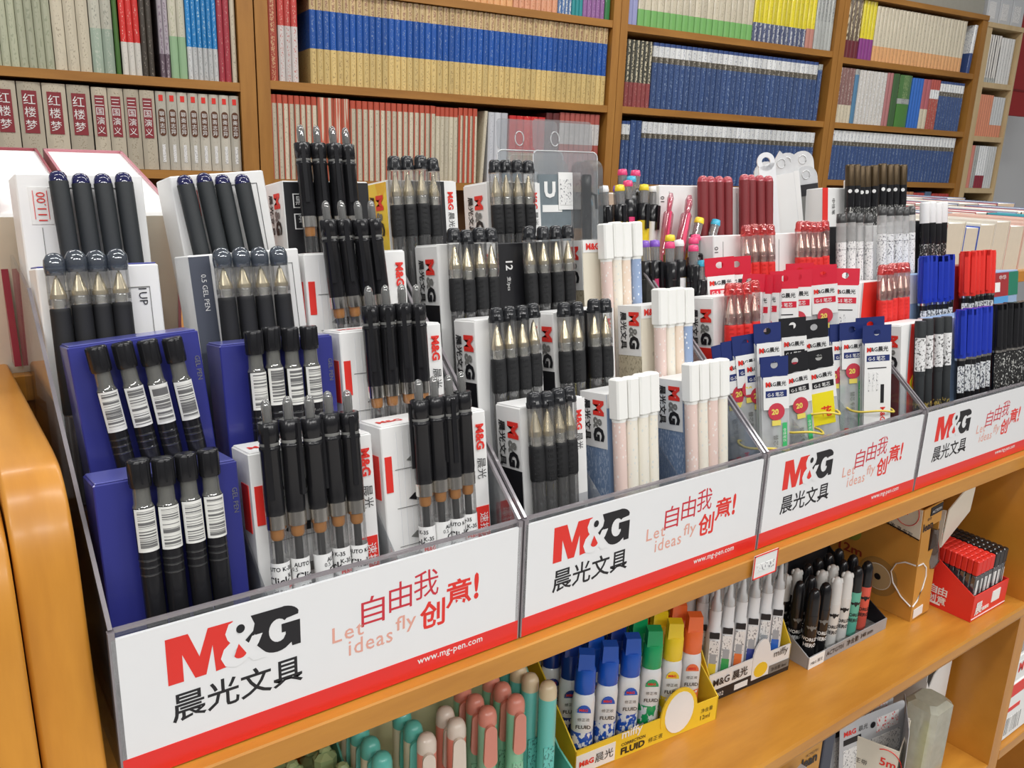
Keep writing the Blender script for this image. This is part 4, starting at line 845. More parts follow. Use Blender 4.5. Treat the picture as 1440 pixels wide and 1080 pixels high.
for i, (x, y) in enumerate([(.088, .096), (.064, .096), (.092, .072)]):
    place(ps, (x, y, ZS+.004), (0, 0, -.15), 'pink translucent block-shaped stick, %s of three beside the green ones' % ORD[i], 'pink translucent sticks under the first sign')

# correction fluid bottles in their yellow tray
YEL = pm('yellow_card', (.88, .60, .03), .4, coat=.2, var=.02)
BC = {'blue': (.01, .09, .50), 'green': (.01, .36, .12), 'yellow': (.88, .62, .02), 'orange': (.85, .16, .04), 'darkblue': (.01, .035, .22)}
def bottle(c):
    o = empty('correction_fluid', 'p', 'bottle'); b = MB(); wb = pm('bottle_white', (.80, .81, .82), .35, var=.01, coat=.3)
    b.lathe([(.0082, 0), (.0092, .002), (.0094, .060), (.0085, .066), (.006, .068)], wb, n=18, sy=.8); b.build('body', o)
    m = pm('cap_'+c, BC[c], .25, var=.05, coat=.3)
    b = MB(); b.lathe([(.0086, .068), (.0088, .070), (.0086, .0885), (.0078, .0900)], m, n=16, sy=.85); 
    vs = []; b.add([(-.0068, -.0056, .089), (.0068, -.0056, .089), (.0068, .0056, .089), (-.0068, .0056, .089), (-.0062, -.0044, .1035), (.0062, -.0044, .1035), (.0062, .0044, .1045), (-.0062, .0044, .1045)], [(0, 1, 5, 4), (1, 2, 6, 5), (2, 3, 7, 6), (3, 0, 4, 7), (4, 5, 6, 7)], m)
    b.build('cap', o, '%s cap' % c.replace('dark', 'dark '))
    b = MB(); b.lathe([(.0096, .006), (.0096, .032)], marks('fluid_art_'+c, BC[c], (.82, .84, .86), (230, 230, 150), .52), n=16, sy=.8, caps=False)
    b.prism(arc(0, .052, .0058, .0068, 0, 180, 8), 'y', -.0082, -.0074, m); b.text('FLUID', INK, (-.0062, -.0086, .037), (1, 0, 0), (0, 0, 1), w=.0124, bold=.02); b.text('修正液', INK, (-.0050, -.0084, .044), (1, 0, 0), (0, 0, 1), w=.010); b.text('M&G', RED, (-.004, -.0086, .0535), (1, 0, 0), (0, 0, 1), w=.007, bold=.03)
    b.build('printed_label', o, 'label with a half-round %s badge' % c.replace('dark', 'dark ')); return proto(o)
bt = {c: bottle(c) for c in BC}
rows = [('darkblue', 0), ('blue', 0), ('blue', 0), ('green', 0), ('yellow', 0), ('orange', 0)]
BX = [.354, .378, .402, .426, .450, .473]
for r in range(4):
    for i in range(6):
        if r == 0: c = ['blue', 'blue', 'blue', 'green', 'yellow', 'orange'][i]
        else: c = ['darkblue', 'blue', 'darkblue', 'green', 'yellow', 'orange'][i]
        place(bt[c], (BX[i]+.003*(r % 2)-.005*r*0, .0545-.0017*i+.0215*r, ZS+.0015), (0, 0, -.55+random.uniform(-.1, .1)), 'correction fluid bottle with %s cap, %s file from left, %s from front' % (c.replace('dark', 'dark '), ORD[i], ORD[r]), 'correction fluid bottles in the yellow tray')
o = empty('fluid_tray', 'yellow card display tray with correction fluid bottles and a round-topped plain badge', 'tray')
F0, F1 = Vector((.3385, .0432, ZS)), Vector((.495, .028, ZS)); U = (F1-F0).normalized(); Vv = Vector((-U.y, U.x, 0)); Lf = (F1-F0).length
X_ = Matrix((U.to_4d()[:3]+(F0.x,), Vv.to_4d()[:3]+(F0.y,), (0, 0, 1, 0), (0, 0, 0, 1))); X_ = Matrix(((U.x, Vv.x, 0, F0.x), (U.y, Vv.y, 0, F0.y), (0, 0, 1, ZS), (0, 0, 0, 1)))
b = MB(); b.box(0, Lf, 0, .0012, 0, .024, YEL, X_); b.prism(arc(Lf*.70, .022, .021, .026, -20, 200, 16), 'y', -.0006, .0008, YEL, X_)
b.prism(arc(Lf*.70, .024, .0165, .0205, 0, 360, 22)[:-1], 'y', -.0009, -.0006, WHITE, X_); b.build('front_panel', o, 'yellow front with a plain white oval badge')
b = MB(); b.prism([(0, 0), (0, .024), (.095, .095), (.095, 0)], 'x', 0, .0012, YEL, X_); b.build('side_panel', o)
b = MB(); b.prism([(0, 0), (0, .024), (.095, .095), (.095, 0)], 'x', Lf-.0012, Lf, YEL, X_); b.build('side_panel', o)
b = MB(); b.box(.0012, Lf-.0012, .0012, .095, 0, .0012, YEL, X_); b.build('tray_floor', o)
b = MB(); b.box(.001, Lf*.26, -.0004, 0, .001, .019, WHITE, X_); b.text('M&G', RED, (.004, -.0008, .0075), (1, 0, 0), (0, 0, 1), h=.0055, bold=.04, xf=X_); b.text('晨光', INK, (.020, -.0008, .006), (1, 0, 0), (0, 0, 1), h=.009, xf=X_)
b.text('CORRECTION', INK, (Lf*.30, -.0004, .0115), (1, 0, 0), (0, 0, 1), w=.026, bold=.02, xf=X_); b.text('FLUID', INK, (Lf*.30, -.0004, .003), (1, 0, 0), (0, 0, 1), w=.026, h=.0068, bold=.04, xf=X_); b.text('修正液', INK, (Lf*.49, -.0004, .004), (1, 0, 0), (0, 0, 1), h=.005, xf=X_)
b.text('miffy', WHITE, (Lf*.30, -.0004, .0165), (1, 0, 0), (0, 0, 1), w=.022, bold=.02, xf=X_); b.text('净含量', INK, (Lf*.87, -.0004, .013), (1, 0, 0), (0, 0, 1), h=.0045, xf=X_); b.text('12ml', INK, (Lf*.87, -.0004, .006), (1, 0, 0), (0, 0, 1), h=.0045, xf=X_); b.build('printing', o)

# correction pens
def corrpen(c):
    cc = {'yellow': (.85, .65, .05), 'green': (.05, .38, .10), 'orange': (.85, .20, .05), 'navy': (.04, .07, .35), 'purple': (.12, .10, .42), 'blue': (.03, .15, .60)}[c]
    o = empty('correction_pen', 'p', 'pen'); wb = pm('bottle_white', (.80, .81, .82)); b = MB()
    b.lathe([(.004, 0), (.0066, .004), (.0070, .012), (.0070, .066), (.0064, .070), (.0056, .071), (.0056, .088), (.0050, .090), (.0046, .095), (.0030, .097), (.0022, .108), (.0015, .117), (.0012, .1215)], wb, n=16); b.build('body', o)
    b = MB(); b.box(-.0045, .0045, -.0074, -.0060, .062, .068, INK); b.box(-.0042, .0042, -.0073, -.0060, .030, .060, SMALLP); b.box(-.003, .003, -.0075, -.0062, .034, .046, pm('pen_panel_grey', (.40, .42, .45), .4)); b.prism(arc(0, .020, .0035, .0035, 180, 360, 8)+[(.0035, .036), (-.0035, .036)], 'y', -.0076, -.0060, pm('cp_'+c, cc, .35)); b.build('printed_label', o, '%s rounded badge low on the label' % c)
    b = MB(); b.lathe([(.0062, .0895), (.0063, .090), (.0058, .122), (.0050, .124), (0, .1242)], CLEAR, n=16); b.build('cap', o, 'clear cap over the tapered nozzle'); return proto(o)
cp = {c: corrpen(c) for c in ('yellow', 'green', 'orange', 'navy', 'purple', 'blue')}
for r in range(3):
    for i, c in enumerate(('yellow', 'green', 'orange', 'navy', 'purple', 'blue')):
        place(cp[c], (.5170+.0172*i+.001*r, .0535-.0012*i+.0165*r+.0035, ZS+.0017), (R(-1), 0, -.75), 'white correction pen with %s badge and clear cap, %s from the front of its file' % (c, ORD[r]), 'clear-capped correction pens on the lower shelf')
o = empty('pen_tray', 'white, yellow and black card tray with clear-capped correction pens', 'tray'); F0 = Vector((.5035, .0475, ZS)); F1 = Vector((.6170, .0400, ZS)); U = (F1-F0).normalized(); Vv = Vector((-U.y, U.x, 0)); Lf = (F1-F0).length
X_ = Matrix(((U.x, Vv.x, 0, F0.x), (U.y, Vv.y, 0, F0.y), (0, 0, 1, ZS), (0, 0, 0, 1)))
b = MB(); b.box(0, Lf, 0, .0012, 0, .030, WHITE, X_); b.box(0, Lf, -.0003, 0, 0, .012, INK, X_); b.prism(arc(Lf*.62, .028, .012, .020, 0, 180, 12)+[(Lf*.62-.012, .006), (Lf*.62+.012, .006)], 'y', -.0009, .0006, WHITE, X_); b.prism(arc(Lf*.62, .015, .0095, .008, 0, 360, 14)[:-1], 'y', -.0013, -.0009, YEL, X_); b.build('front_panel', o, 'white and black front with a plain white and yellow badge')
for q in (0, Lf-.0012):
    b = MB(); b.prism([(0, 0), (0, .030), (.014, .052), (.060, .075), (.060, 0)], 'x', q, q+.0012, YEL, X_); b.build('side_panel', o)
b = MB(); b.box(.0012, Lf-.0012, .0012, .060, 0, .0014, PAPER, X_); b.build('tray_floor', o)
b = MB(); b.text('M&G 晨光', INK, (.006, -.0008, .0155), (1, 0, 0), (0, 0, 1), w=.046, bold=.015, xf=X_); b.text('miffy', INK, (Lf*.78, -.0008, .020), (1, 0, 0), (0, 0, 1), w=.020, xf=X_); b.box(Lf*.72, Lf-.001, -.0006, -.0003, .005, .014, GREYP, X_); b.text('净含量 8ml', INK, (Lf*.76, -.0010, .007), (1, 0, 0), (0, 0, 1), w=.022, xf=X_); b.text('002', WHITE, (.012, -.0008, .004), (1, 0, 0), (0, 0, 1), h=.0045, xf=X_); b.box(.036, .054, -.0006, -.0003, .003, .009, PAPER, X_); b.build('printing', o)

# marker pens in the grey tray
def hero(bodym, capm, textm, nm, eared=False):
    o = empty('marker_pen', 'p', 'pen'); b = MB(); b.lathe([(.0060, 0), (.0070, .002), (.0070, .052)], bodym, n=18); b.build('barrel', o, nm)
    b = MB(); b.lathe([(.0068, .052), (.0066, .054), (.0064, .066), (.0058, .073), (.0042, .078), (.0018, .0802), (0, .0805)], capm, n=18)
    if eared:
        for sx in (-1, 1): b.lathe([(.0022, 0), (.0020, .0025), (.0010, .0045), (0, .005)], capm, n=10, xf=Matrix.Translation((sx*.0042, 0, .0745)))
    b.build('cap', o, 'rounded cap with two small ears' if eared else 'rounded cap')
    b = MB(); b.wraptext("WORLD'S", textm, .0072, .026, .0040, 0, bold=.03); b.wraptext('HERO', textm, .0072, .0195, .0042, 0, bold=.03)
    wing = [(-.0058, .0405), (-.004, .0375), (-.002, .0385), (0, .0355), (.002, .0385), (.004, .0375), (.0058, .0405), (.002, .0405), (.001, .042), (0, .041), (-.001, .042), (-.002, .0405)]
    wing.reverse() if sarea(wing) < 0 else None
    b.add([(.0073*math.sin(p[0]/.0073), -.0073*math.cos(p[0]/.0073), p[1]) for p in wing], [tuple(range(12))], textm if textm is not WHITE else GREYP)
    b.lathe([(.00715, .008), (.00715, .014)], marks('hero_small_'+nm[:4], (.5, .5, .5), (.1, .1, .1), (700, 700, 400), .5) if False else textm, n=18, caps=False) if False else None
    b.build('printing', o, 'lettering with a small winged mark'); return proto(o)
hw = pm('hero_white', (.80, .80, .78), .35, coat=.2, var=.02)
H = {'k': hero(BLACKP, BLACKP, WHITE, 'black barrel'), 'w': hero(hw, hw, INK, 'white barrel', True), 'g': hero(pm('hero_mint', (.15, .55, .42), .4), BLACKP, INK, 'mint green barrel'), 'r': hero(pm('hero_coral', (.85, .13, .09), .4), BLACKP, INK, 'coral red barrel'), 'e': hero(BLACKP, pm('hero_pale_cap', (.62, .62, .60), .3, coat=.3), WHITE, 'black barrel', True)}
HN = {'k': 'black marker pen with rounded cap', 'w': 'white marker pen with eared cap', 'g': 'mint green marker pen with black cap', 'r': 'coral red marker pen with black cap', 'e': 'black marker pen with pale eared cap'}
F0 = Vector((.6340, .0290, ZS)); hx = [.6455, .6635, .6815, .6995, .7175, .7355, .7530]
seq = [['k', 'k', 'w', 'w', 'g', 'r', None], ['k', 'k', 'e', 'e', 'k', 'k', None], ['e', 'e', 'k', 'k', 'k', 'k', None], ['e', 'k', 'k', 'k', 'k', 'k', None]]
for r in range(3):
    for i in range(6):
        k = seq[r][i]; x = .6470+.0205*i; y = .0405+.0175*r+.001*i
        place(H[k], (x, y, ZS+.0018), (0, 0, -.7+random.uniform(-.15, .15)), '%s, %s file from the left, %s from the front' % (HN[k], ORD[i], ORD[r]), 'marker pens in the grey and black tray')
o = empty('marker_tray', 'grey and black card tray holding the marker pens, with raised back card', 'tray'); gc = pm('grey_card', (.34, .34, .35), .5)
b = MB(); b.box(.634, .776, .0285, .0297, ZS, ZS+.013, gc); b.box(.634, .660, .0280, .0285, ZS, ZS+.013, PAPER); b.build('front_panel', o)
for q in (.634, .7748):
    b = MB(); b.prism([(.030, ZS), (.030, ZS+.013), (.060, ZS+.030), (.112, .800), (.112, ZS)], 'x', q, q+.0012, INK if q > .7 else gc); b.build('side_panel', o)
b = MB(); b.box(.6353, .7747, .110, .1112, ZS, .823, INK); b.box(.6353, .7747, .1094, .110, .808, .823, gc); b.build('back_panel', o, 'black back card with a grey lettered strip')
b = MB(); b.box(.6353, .7747, .030, .110, ZS, ZS+.0014, GREYP); b.build('tray_floor', o)
b = MB(); b.text('M&G 晨光', INK, (.637, .0277, ZS+.004), (1, 0, 0), (0, 0, 1), w=.020); b.text('ACTGT01  净含量: 348 mm', INK, (.664, .0281, ZS+.0042), (1, 0, 0), (0, 0, 1), w=.085, bold=.01); b.text('净含量  348 mm  橡皮擦', INK, (.645, .1090, .812), (1, 0, 0), (0, 0, 1), w=.115, bold=.01); b.build('printing', o)

# orange carton with cut-out front
OR = pm('orange_kraft', (.62, .30, .055), .5, coat=.1, var=.04)
o = empty('orange_carton', 'orange carton with cut-away corner and pale loop on its edge, lower shelf', 'box')
b = MB(); b.prism([(.022, ZS), (.022, .869), (.050, .869), (.150, .852), (.150, ZS)], 'x', .813, .8142, OR); b.box(.813, .852, .0208, .022, ZS, .812, OR); b.box(.8135, .832, .0208, .022, .812, .869, OR); b.box(.832, .852, .0208, .022, .845, .869, OR)
b.box(.8508, .852, .022, .150, ZS, .868, OR); b.box(.813, .852, .1488, .15, ZS, .852, OR); b.build('box_body', o)
b = MB(); b.prism([(.022, .869), (.022, .834), (.132, .852)], 'x', .8122, .8128, CREAM); b.prism([(.022, .8335), (.022, .8325), (.132, .8510), (.132, .852)], 'x', .8118, .8122, INK); b.build('side_flap', o, 'pale triangular panel over a black line')
b = MB(); vx = (0, -1, 0); vz = (0, 0, 1); X8 = .8120
b.text('12m', pm('print_maroon', (.30, .04, .02), .5), (X8+.0003, .116, .784), vx, vz, w=.030, h=.011, bold=.02); b.text('无痕修改·高书写', INK, (X8-.0003, .075, .840), (0, -1, -.16), (0, 0, 1), w=.045)
b.tube([(X8-.0002, p[0], p[1]) for p in arc(.039, .861, .014, .016, 0, 360, 20)[:-1]], .0004, RED, 4, True); b.text('12m', RED, (X8-.0005, .050, .858), vx, vz, h=.006, bold=.02)
b.lathe([(0, 0), (.011, 0)], pm('print_olive', (.30, .34, .05), .5), n=20, xf=Matrix.Translation((X8+.0003, .100, .812)) @ Matrix.Rotation(R(-90), 4, 'Y'), caps=False, smooth=False)
dsk = pm('disc_dark', (.20, .13, .07), .4)
for r_, m_, d_ in ((.024, pm('disc_brown', (.40, .22, .06), .4), 0), (.0165, CREAM, .0003), (.0155, pm('disc_tan', (.52, .38, .20), .4), .0005), (.004, INK, .0008)): b.lathe([(0, 0), (r_, 0)], m_, n=24, xf=Matrix.Translation((.8127-d_, .064, .769)) @ Matrix.Rotation(R(-90), 4, 'Y'), caps=False, smooth=False)
lp = [(.046, .783), (.050, .795), (.042, .804), (.030, .807), (.021, .806)]
b.tube([(X8-.0002, y, z) for y, z in [(.022, .802), (.034, .801), (.044, .795), (.049, .783), (.045, .770), (.034, .757), (.022, .750)]], .0009, WHITE, 6); b.tube([(x, .0202, z) for x, z in [(.813, .802), (.824, .801), (.832, .793), (.834, .782), (.830, .768), (.821, .754), (.813, .750)]], .0009, WHITE, 6)
b.text('lean', INK, (.815, .0204, .842), (1, 0, 0), (0, 0, 1), w=.020, bold=.03); b.text('修改', INK, (.822, .0204, .853), (1, 0, 0), (0, 0, 1), h=.004); b.box(.827, .851, .0200, .0206, .858, .868, INK); b.text('ACT52701', WHITE, (.829, .0196, .861), (1, 0, 0), (0, 0, 1), w=.019)
b.box(.817, .836, .0200, .0206, .733, .744, PAPER); b.build('printing', o)
b = MB(); b.lathe([(.008, .79), (.011, .800), (.009, .812), (.006, .822), (.005, .836)], clear('brown_clear', (.55, .48, .44), .5, (.14, .10, .08), .5), n=14, x=.842, y=.026); o.matrix_world = Matrix.Translation((.813, .022, ZS)) @ Matrix.Rotation(R(-5), 4, 'Y') @ Matrix.Translation((-.813, -.022, -ZS)); o2 = b.build('plastic_dispenser'); tag(o2, 'brownish clear plastic dispenser showing in the cut-out of the orange carton', 'dispenser'); 
# red display box with lead cases
o = empty('red_display_box', 'red card display box with raised pale flaps, right end of the lower shelf', 'box')
b = MB(); b.box(.871, .953, -.0175, -.0163, ZS, ZS+.032, RED); b.build('front_panel', o)
for q in (.871, .9518):
    b = MB(); b.prism([(-.0163, ZS), (-.0163, ZS+.032), (.075, ZS+.088) if q < .9 else (.075, ZS+.035), (.075, ZS)], 'x', q, q+.0012, RED); b.build('side_panel', o)
b = MB(); b.box(.8722, .9518, -.0163, .075, ZS, ZS+.0015, RED); b.build('tray_floor', o)
b = MB(); b.prism([(.875, .802), (.931, .835), (.935, .880), (.878, .848)], 'y', .030, .0312, CREAM); b.prism([(.0312, .800), (.052, .800), (.046, .845), (.0312, .848)], 'x', .874, .875, CREAM); b.build('lid_flap', o, 'pale open lid flap leaning forward')
b = MB(); b.prism([(.874, .80), (.948, .80), (.948, .880), (.90, .894), (.874, .894)], 'y', .0955, .0967, CREAM); b.build('lid_flap', o, 'pale tall lid flap at the back')
b = MB(); [b.text(ch, WHITE, (.8706, .034-.0115*(q % 2), ZS+.017-.0115*(q//2)), vx, vz, h=.0105, w=.0105, bold=.02) for q, ch in enumerate('自由创意')]; b.text('M&G 晨光', WHITE, (.8706, .070, ZS+.012), vx, vz, w=.025); b.box(.8704, .871, .018, .034, ZS+.004, ZS+.006, WHITE)
b.text('晨', WHITE, (.877, -.0180, ZS+.006), (1, 0, 0), (0, 0, 1), h=.016, bold=.02); b.box(.915, .934, -.0181, -.0175, ZS+.012, ZS+.026, PAPER); b.box(.895, .910, -.0181, -.0175, ZS+.008, ZS+.012, SMALLR); b.box(.872, .952, -.0181, -.0175, ZS+.0025, ZS+.0033, WHITE); b.build('printing', o)
def lead(c, nm):
    o = empty('lead_case', 'p', 'lead case'); b = MB(); b.bbox(-.0042, .0042, -.0028, .0028, 0, .052, clear('lead_body', (.4, .4, .4), .75, (.07, .07, .08), .4), .0008); b.build('body', o)
    b = MB(); b.box(-.003, .003, -.0031, -.0028, .028, .046, BARCX); b.build('printed_label', o); b = MB(); b.bbox(-.0045, .0045, -.0031, .0031, .052, .070, c, .001); b.build('cap', o, nm+' cap'); return proto(o)
lr = lead(pm('lead_red', (.72, .03, .02), .4), 'red'); lk = lead(BLACKP, 'black')
for c in range(4):
    for r in range(10):
        x = .878+.0098*c+.0005*r; 
        place(lr, (x+.002, -.0105+.0066*r, ZS+.0018), (0, 0, -.05), 'flat lead case with red cap, %s file from the left, %s from the front' % (ORD[c], ORD[r]), 'red-capped lead cases in the red display box')
for c in range(3):
    for r in range(11):
        place(lk, (.9215+.0098*c+.0004*r, -.0105+.0066*r, ZS+.0018), (0, 0, -.05), 'flat lead case with black cap, %s file of the black ones, %s from the front' % (ORD[c], ORD[r]), 'black-capped lead cases in the red display box')

# things on the bottom shelf
Z2 = .5002
b = MB(); b.prism([(.905, Z2), (.905, .612), (.912, .600), (.920, .616), (.930, .622), (.941, .628), (.950, .645), (.962, .655), (.962, Z2)], 'y', .030, .0312, PAPER); b.box(.905, .9062, .0312, .20, Z2, .69, PAPER);
b.box(.9608, .962, .0312, .2, Z2, .69, PAPER); b.box(.9062, .9608, .199, .2002, Z2, .69, pm('shaded_carton_back', (.10, .08, .06), .7)); b.text('净含量', GREYP, (.93, .0295, .53), (1, 0, .15), (0, 0, 1), w=.024)  # shade inside the white carton is put into its back wall's colour
o = b.build('white_carton'); tag(o, 'white carton with torn top standing at the right end of the bottom shelf', 'box')
b = MB(); b.lathe([(.004, .585), (.020, .600), (.024, .625), (.020, .648), (.010, .665)], clear('crinkled_film', (.75, .72, .68), .4, (.35, .30, .26), .7, .1), n=12, x=.934, y=.075); o = b.build('film_bag'); tag(o, 'shiny clear film bag inside the torn white carton', 'bag')
o = empty('kraft_box', 'cream carton with brown stripe and round red print, holding clipped cards on the bottom shelf', 'box'); b = MB()
XK = Matrix.Translation((.756, -.020, Z2)) @ Matrix.Rotation(R(20), 4, 'Z')
b.box(0, .070, 0, .0012, 0, .108, CREAM, XK); b.box(0, .0012, .0012, .060, 0, .110, CREAM, XK); b.box(.0688, .070, .0012, .06, 0, .110, PAPER, XK); b.box(0, .070, .06, .0612, 0, .112, CREAM, XK); b.box(.0012, .0688, .0012, .06, 0, .001, CREAM, XK); b.build('box_body', o)
b = MB(); b.prism([(.0, .060), (.0, .048), (.060, .050), (.060, .062)], 'x', -.0004, 0, pm('brown_stripe', (.25, .14, .08), .6), XK); b.tube([(-.0004, p[0], p[1]) for p in arc(.012, .090, .016, .017, 60, 300, 16)], .0006, RED, 4, False, XK); b.text('5m', RED, (-.0006, .018, .086), (0, -1, 0), (0, 0, 1), h=.010, bold=.02, xf=XK); b.text('修正带', INK, (-.0006, .050, .078), (0, -1, 0), (0, 0, 1), w=.020, xf=XK); b.build('printing', o)
crd = empty('header_card', 'p', 'card'); b = MB(); b.prism(arc(.044, .056, .006, .006, 0, 90, 4)+arc(-.044, .056, .006, .006, 90, 180, 4)+[(-.050, -.05), (.050, -.05)], 'y', 0, .0006, pm('card_silver', (.55, .56, .58), .3, coat=.5)); b.build('sheet', crd)
b = MB(); b.text('M&G', RED, (-.044, -.0004, .045), (1, 0, 0), (0, 0, 1), w=.018, bold=.03); b.text('晨光', INK, (-.022, -.0004, .045), (1, 0, 0), (0, 0, 1), w=.014); b.box(-.044, -.018, -.0004, 0, .034, .041, INK); b.lathe([(0, 0), (.004, 0)], INK, n=12, xf=Matrix.Translation((0, -.0004, .046)) @ Matrix.Rotation(R(90), 4, 'X'), caps=False, smooth=False)
b.box(.006, .040, -.0004, 0, .034, .052, SMALLR); b.box(-.044, .044, -.0004, 0, -.02, .028, SMALLP); b.build('printing', crd); proto(crd)
for i, (y, x, rz, ry) in enumerate([(.036, .766, -.10, 0), (.026, .764, -.14, -1), (.014, .766, -.19, -3), (-.004, .796, .55, 6)]):
    place(crd, (x, y, .578-.003*i), (R(-5), R(ry), rz), 'silver header card standing in the cream carton, %s from the rear' % ORD[i], 'header cards in the cream carton')
b = MB(); b.bbox(.846, .892, -.012, .028, Z2, .618, clear('yellowish_film', (.88, .88, .80), .55, (.62, .62, .50), .4, .12), .006); o = b.build('film_pouch'); tag(o, 'tall cloudy film pouch standing between the cream carton and the white carton', 'bag')
b = MB(); b.lathe([(.006, Z2), (.007, .56), (.004, .585)], pm('yellow_item', (.85, .78, .05), .3), n=12, x=.866, y=.006); o = b.build('yellow_stick'); tag(o, 'bright yellow stick showing through the cloudy film pouch', 'stick')
b = MB(); b.bbox(.560, .640, .004, .075, Z2, .662, OR, .001); b.text('lean', INK, (.606, .0032, .640), (1, 0, 0), (0, 0, 1), w=.026, bold=.03); b.text('ACT52701', INK, (.612, .0032, .652), (1, 0, 0), (0, 0, 1), w=.020); o = b.build('orange_box'); tag(o, 'orange box on the bottom shelf, partly hidden by white packs', 'box')
b = MB(); b.bbox(.644, .662, .004, .085, Z2, .665, pm('slate_card', (.07, .08, .11)), .001); o = b.build('dark_box'); tag(o, 'slim dark grey box between the orange box and the cream carton', 'box')
for i, (x, z, a) in enumerate([(.575, .645, .3), (.552, .640, -.2), (.530, .640, .1)]):
    b = MB(); b.prism([(-.020, -.08), (.020, -.08), (.022, .010), (.006, .022), (-.018, .006)], 'y', 0, .006, MILKY); b.text('M&G', RED, (-.014, -.0004, -.004), (1, 0, 0), (0, 0, 1), w=.024, bold=.03); b.box(-.016, .016, -.0006, 0, -.030, -.010, SMALLB)
    o = b.build('small_pack'); o.location = (x, -.014-.001*i, z); o.rotation_euler = (0, a, .1); tag(o, 'white film pack with red lettering on the bottom shelf, %s from the right' % ORD[i], 'pack', 'white film packs on the bottom shelf')

# neighbouring stand to the right with stacked packs
b = MB(); b.bbox(1.003, 1.6, -.030, .26, .494, .510, WOODA, .001); b.bbox(1.003, 1.6, .26, .272, .0, .9, WOODV, .001); b.bbox(1.003, 1.6, -.012, .262, .9, .9165, WOODA, .001); b.bbox(1.6, 1.625, -.03, .27, 0, .9, WOODV, .001)
o = b.build('neighbouring_stand'); tag(o, 'wooden stand continuing beyond the right end panel', 'shelf unit')
for i, (z0, z1) in enumerate([(.5102, .600), (.6002, .640), (.6402, .700)]):
    o = empty('shrink_pack', 'p', 'pack'); b = MB(); b.bbox(1.012, 1.130, -.024, .08, z0, z1, PAPER if i < 2 else BAG, .003); b.build('wrapper', o)
    b = MB(); 
    if i == 0: b.box(1.013, 1.129, -.0243, -.024, z0+.004, z1-.003, PAPER); b.box(1.013, 1.129, -.0246, -.024, z1-.022, z1-.004, RED); b.box(1.020, 1.060, -.0246, -.024, .520, .545, BARCX); b.box(1.018, 1.05, -.0246, -.024, .556, .562, RED)
    if i == 1: b.box(1.018, 1.056, -.0243, -.024, .611, .629, PAPER); b.text('M', RED, (1.022, -.0246, .613), (1, 0, 0), (0, 0, 1), h=.014, bold=.05); b.text('G', pm('print_teal', (.05, .30, .50), .4), (1.038, -.0246, .613), (1, 0, 0), (0, 0, 1), h=.014, bold=.05)
    if i == 2: b.lathe([(.006, 0), (.016, .004), (.017, .014), (.010, .030)], pm('pale_green_item', (.55, .60, .30), .4), n=14, x=1.045, y=0, xf=Matrix.Translation((0, 0, .646))); b.box(1.02, 1.12, -.01, .05, .675, .690, pm('pink_item', (.65, .25, .28), .5))
    b.build('printing', o); tag(o, ['white pack with red band and barcode at the bottom of the right-hand pile', 'white pack with large M and G letters, middle of the right-hand pile', 'clear pack with pale green and pink items, top of the right-hand pile'][i], 'pack', 'packs piled on the next stand')

# ------------------------------------------------------------------ books lying behind the trays
def wrapbook(x0, x1, y0, y1, z0, z1, cov, lab, tilt=0, leanx=0, group=None, top=None, pagem=None):
    o = empty('thick_book', lab, 'book', group); w = x1-x0; d = y1-y0; h = z1-z0
    b = MB(); b.box(.002, w-.002, .001, d-.002, .0, h-.002, pagem or pm('page_block', (.66, .60, .49), .8, var=.05, scale=90), None, {'+z': PAPER, '-y': pagem or pm('page_block', (.66, .60, .49))}); b.build('pages', o)
    b = MB(); b.box(0, .002, 0, d, 0, h, cov); b.box(w-.002, w, 0, d, 0, h, cov); b.box(0, w, d-.002, d, 0, h, cov); b.build('cover', o)
    o.location = (x0, y0, z0); o.rotation_mode = 'ZYX'; o.rotation_euler = (R(tilt), R(leanx), 0); return o
LG = 'thick wrapped books behind the near tray'
wrapbook(-.135, .044, .262, .44, 1.064, 1.176, pm('wine_cover', (.30, .03, .05), .35, coat=.5), 'thick plastic-wrapped book with wine-red cover edge at the left end, behind the first carton', 13, 0, LG)
wrapbook(.0485, .108, .262, .44, 1.064, 1.176, pm('pink_cover', (.55, .20, .24), .35, coat=.5), 'plastic-wrapped book with pinkish cover edge, right of the wine-red one', 13, 0, LG)
b = MB(); b.prism([(.0, 0), (.0, .115), (.004, .118), (.004, 0)], 'y', 0, .16, pm('wine_cover', (.30, .03, .05))); 
o = b.build('red_cover'); o.location = (-.003, .246, 1.0725); o.rotation_euler = (0, R(-1), 0); tag(o, 'narrow dark red book cover standing upright at the left edge', 'book')
xx = .62; k = 0
RG = 'cream-spined books standing behind the right-hand trays'
xx = .985; CV = [(.72, .68, .58), (.70, .10, .12), (.05, .35, .42), (.72, .68, .58), (.65, .04, .04), (.72, .68, .58), (.04, .10, .50), (.72, .68, .58), (.72, .66, .58), (.70, .45, .38), (.72, .50, .42), (.72, .48, .40)]
for i in range(24):
    w = (.050, .056, .046, .052)[i % 4]; row_ = 'first dozen' if i < 12 else 'second dozen'
    wrapbook(xx, xx+w-.001, .268, .43, 1.064, 1.140+.004*(i % 3), pm('cov%d' % (i % 12), CV[i % 12], .4), 'cream-spined book behind the right-hand trays, %s of the %s from the left' % (ORD[i % 12], row_), 0, 0, RG)
    xx += w
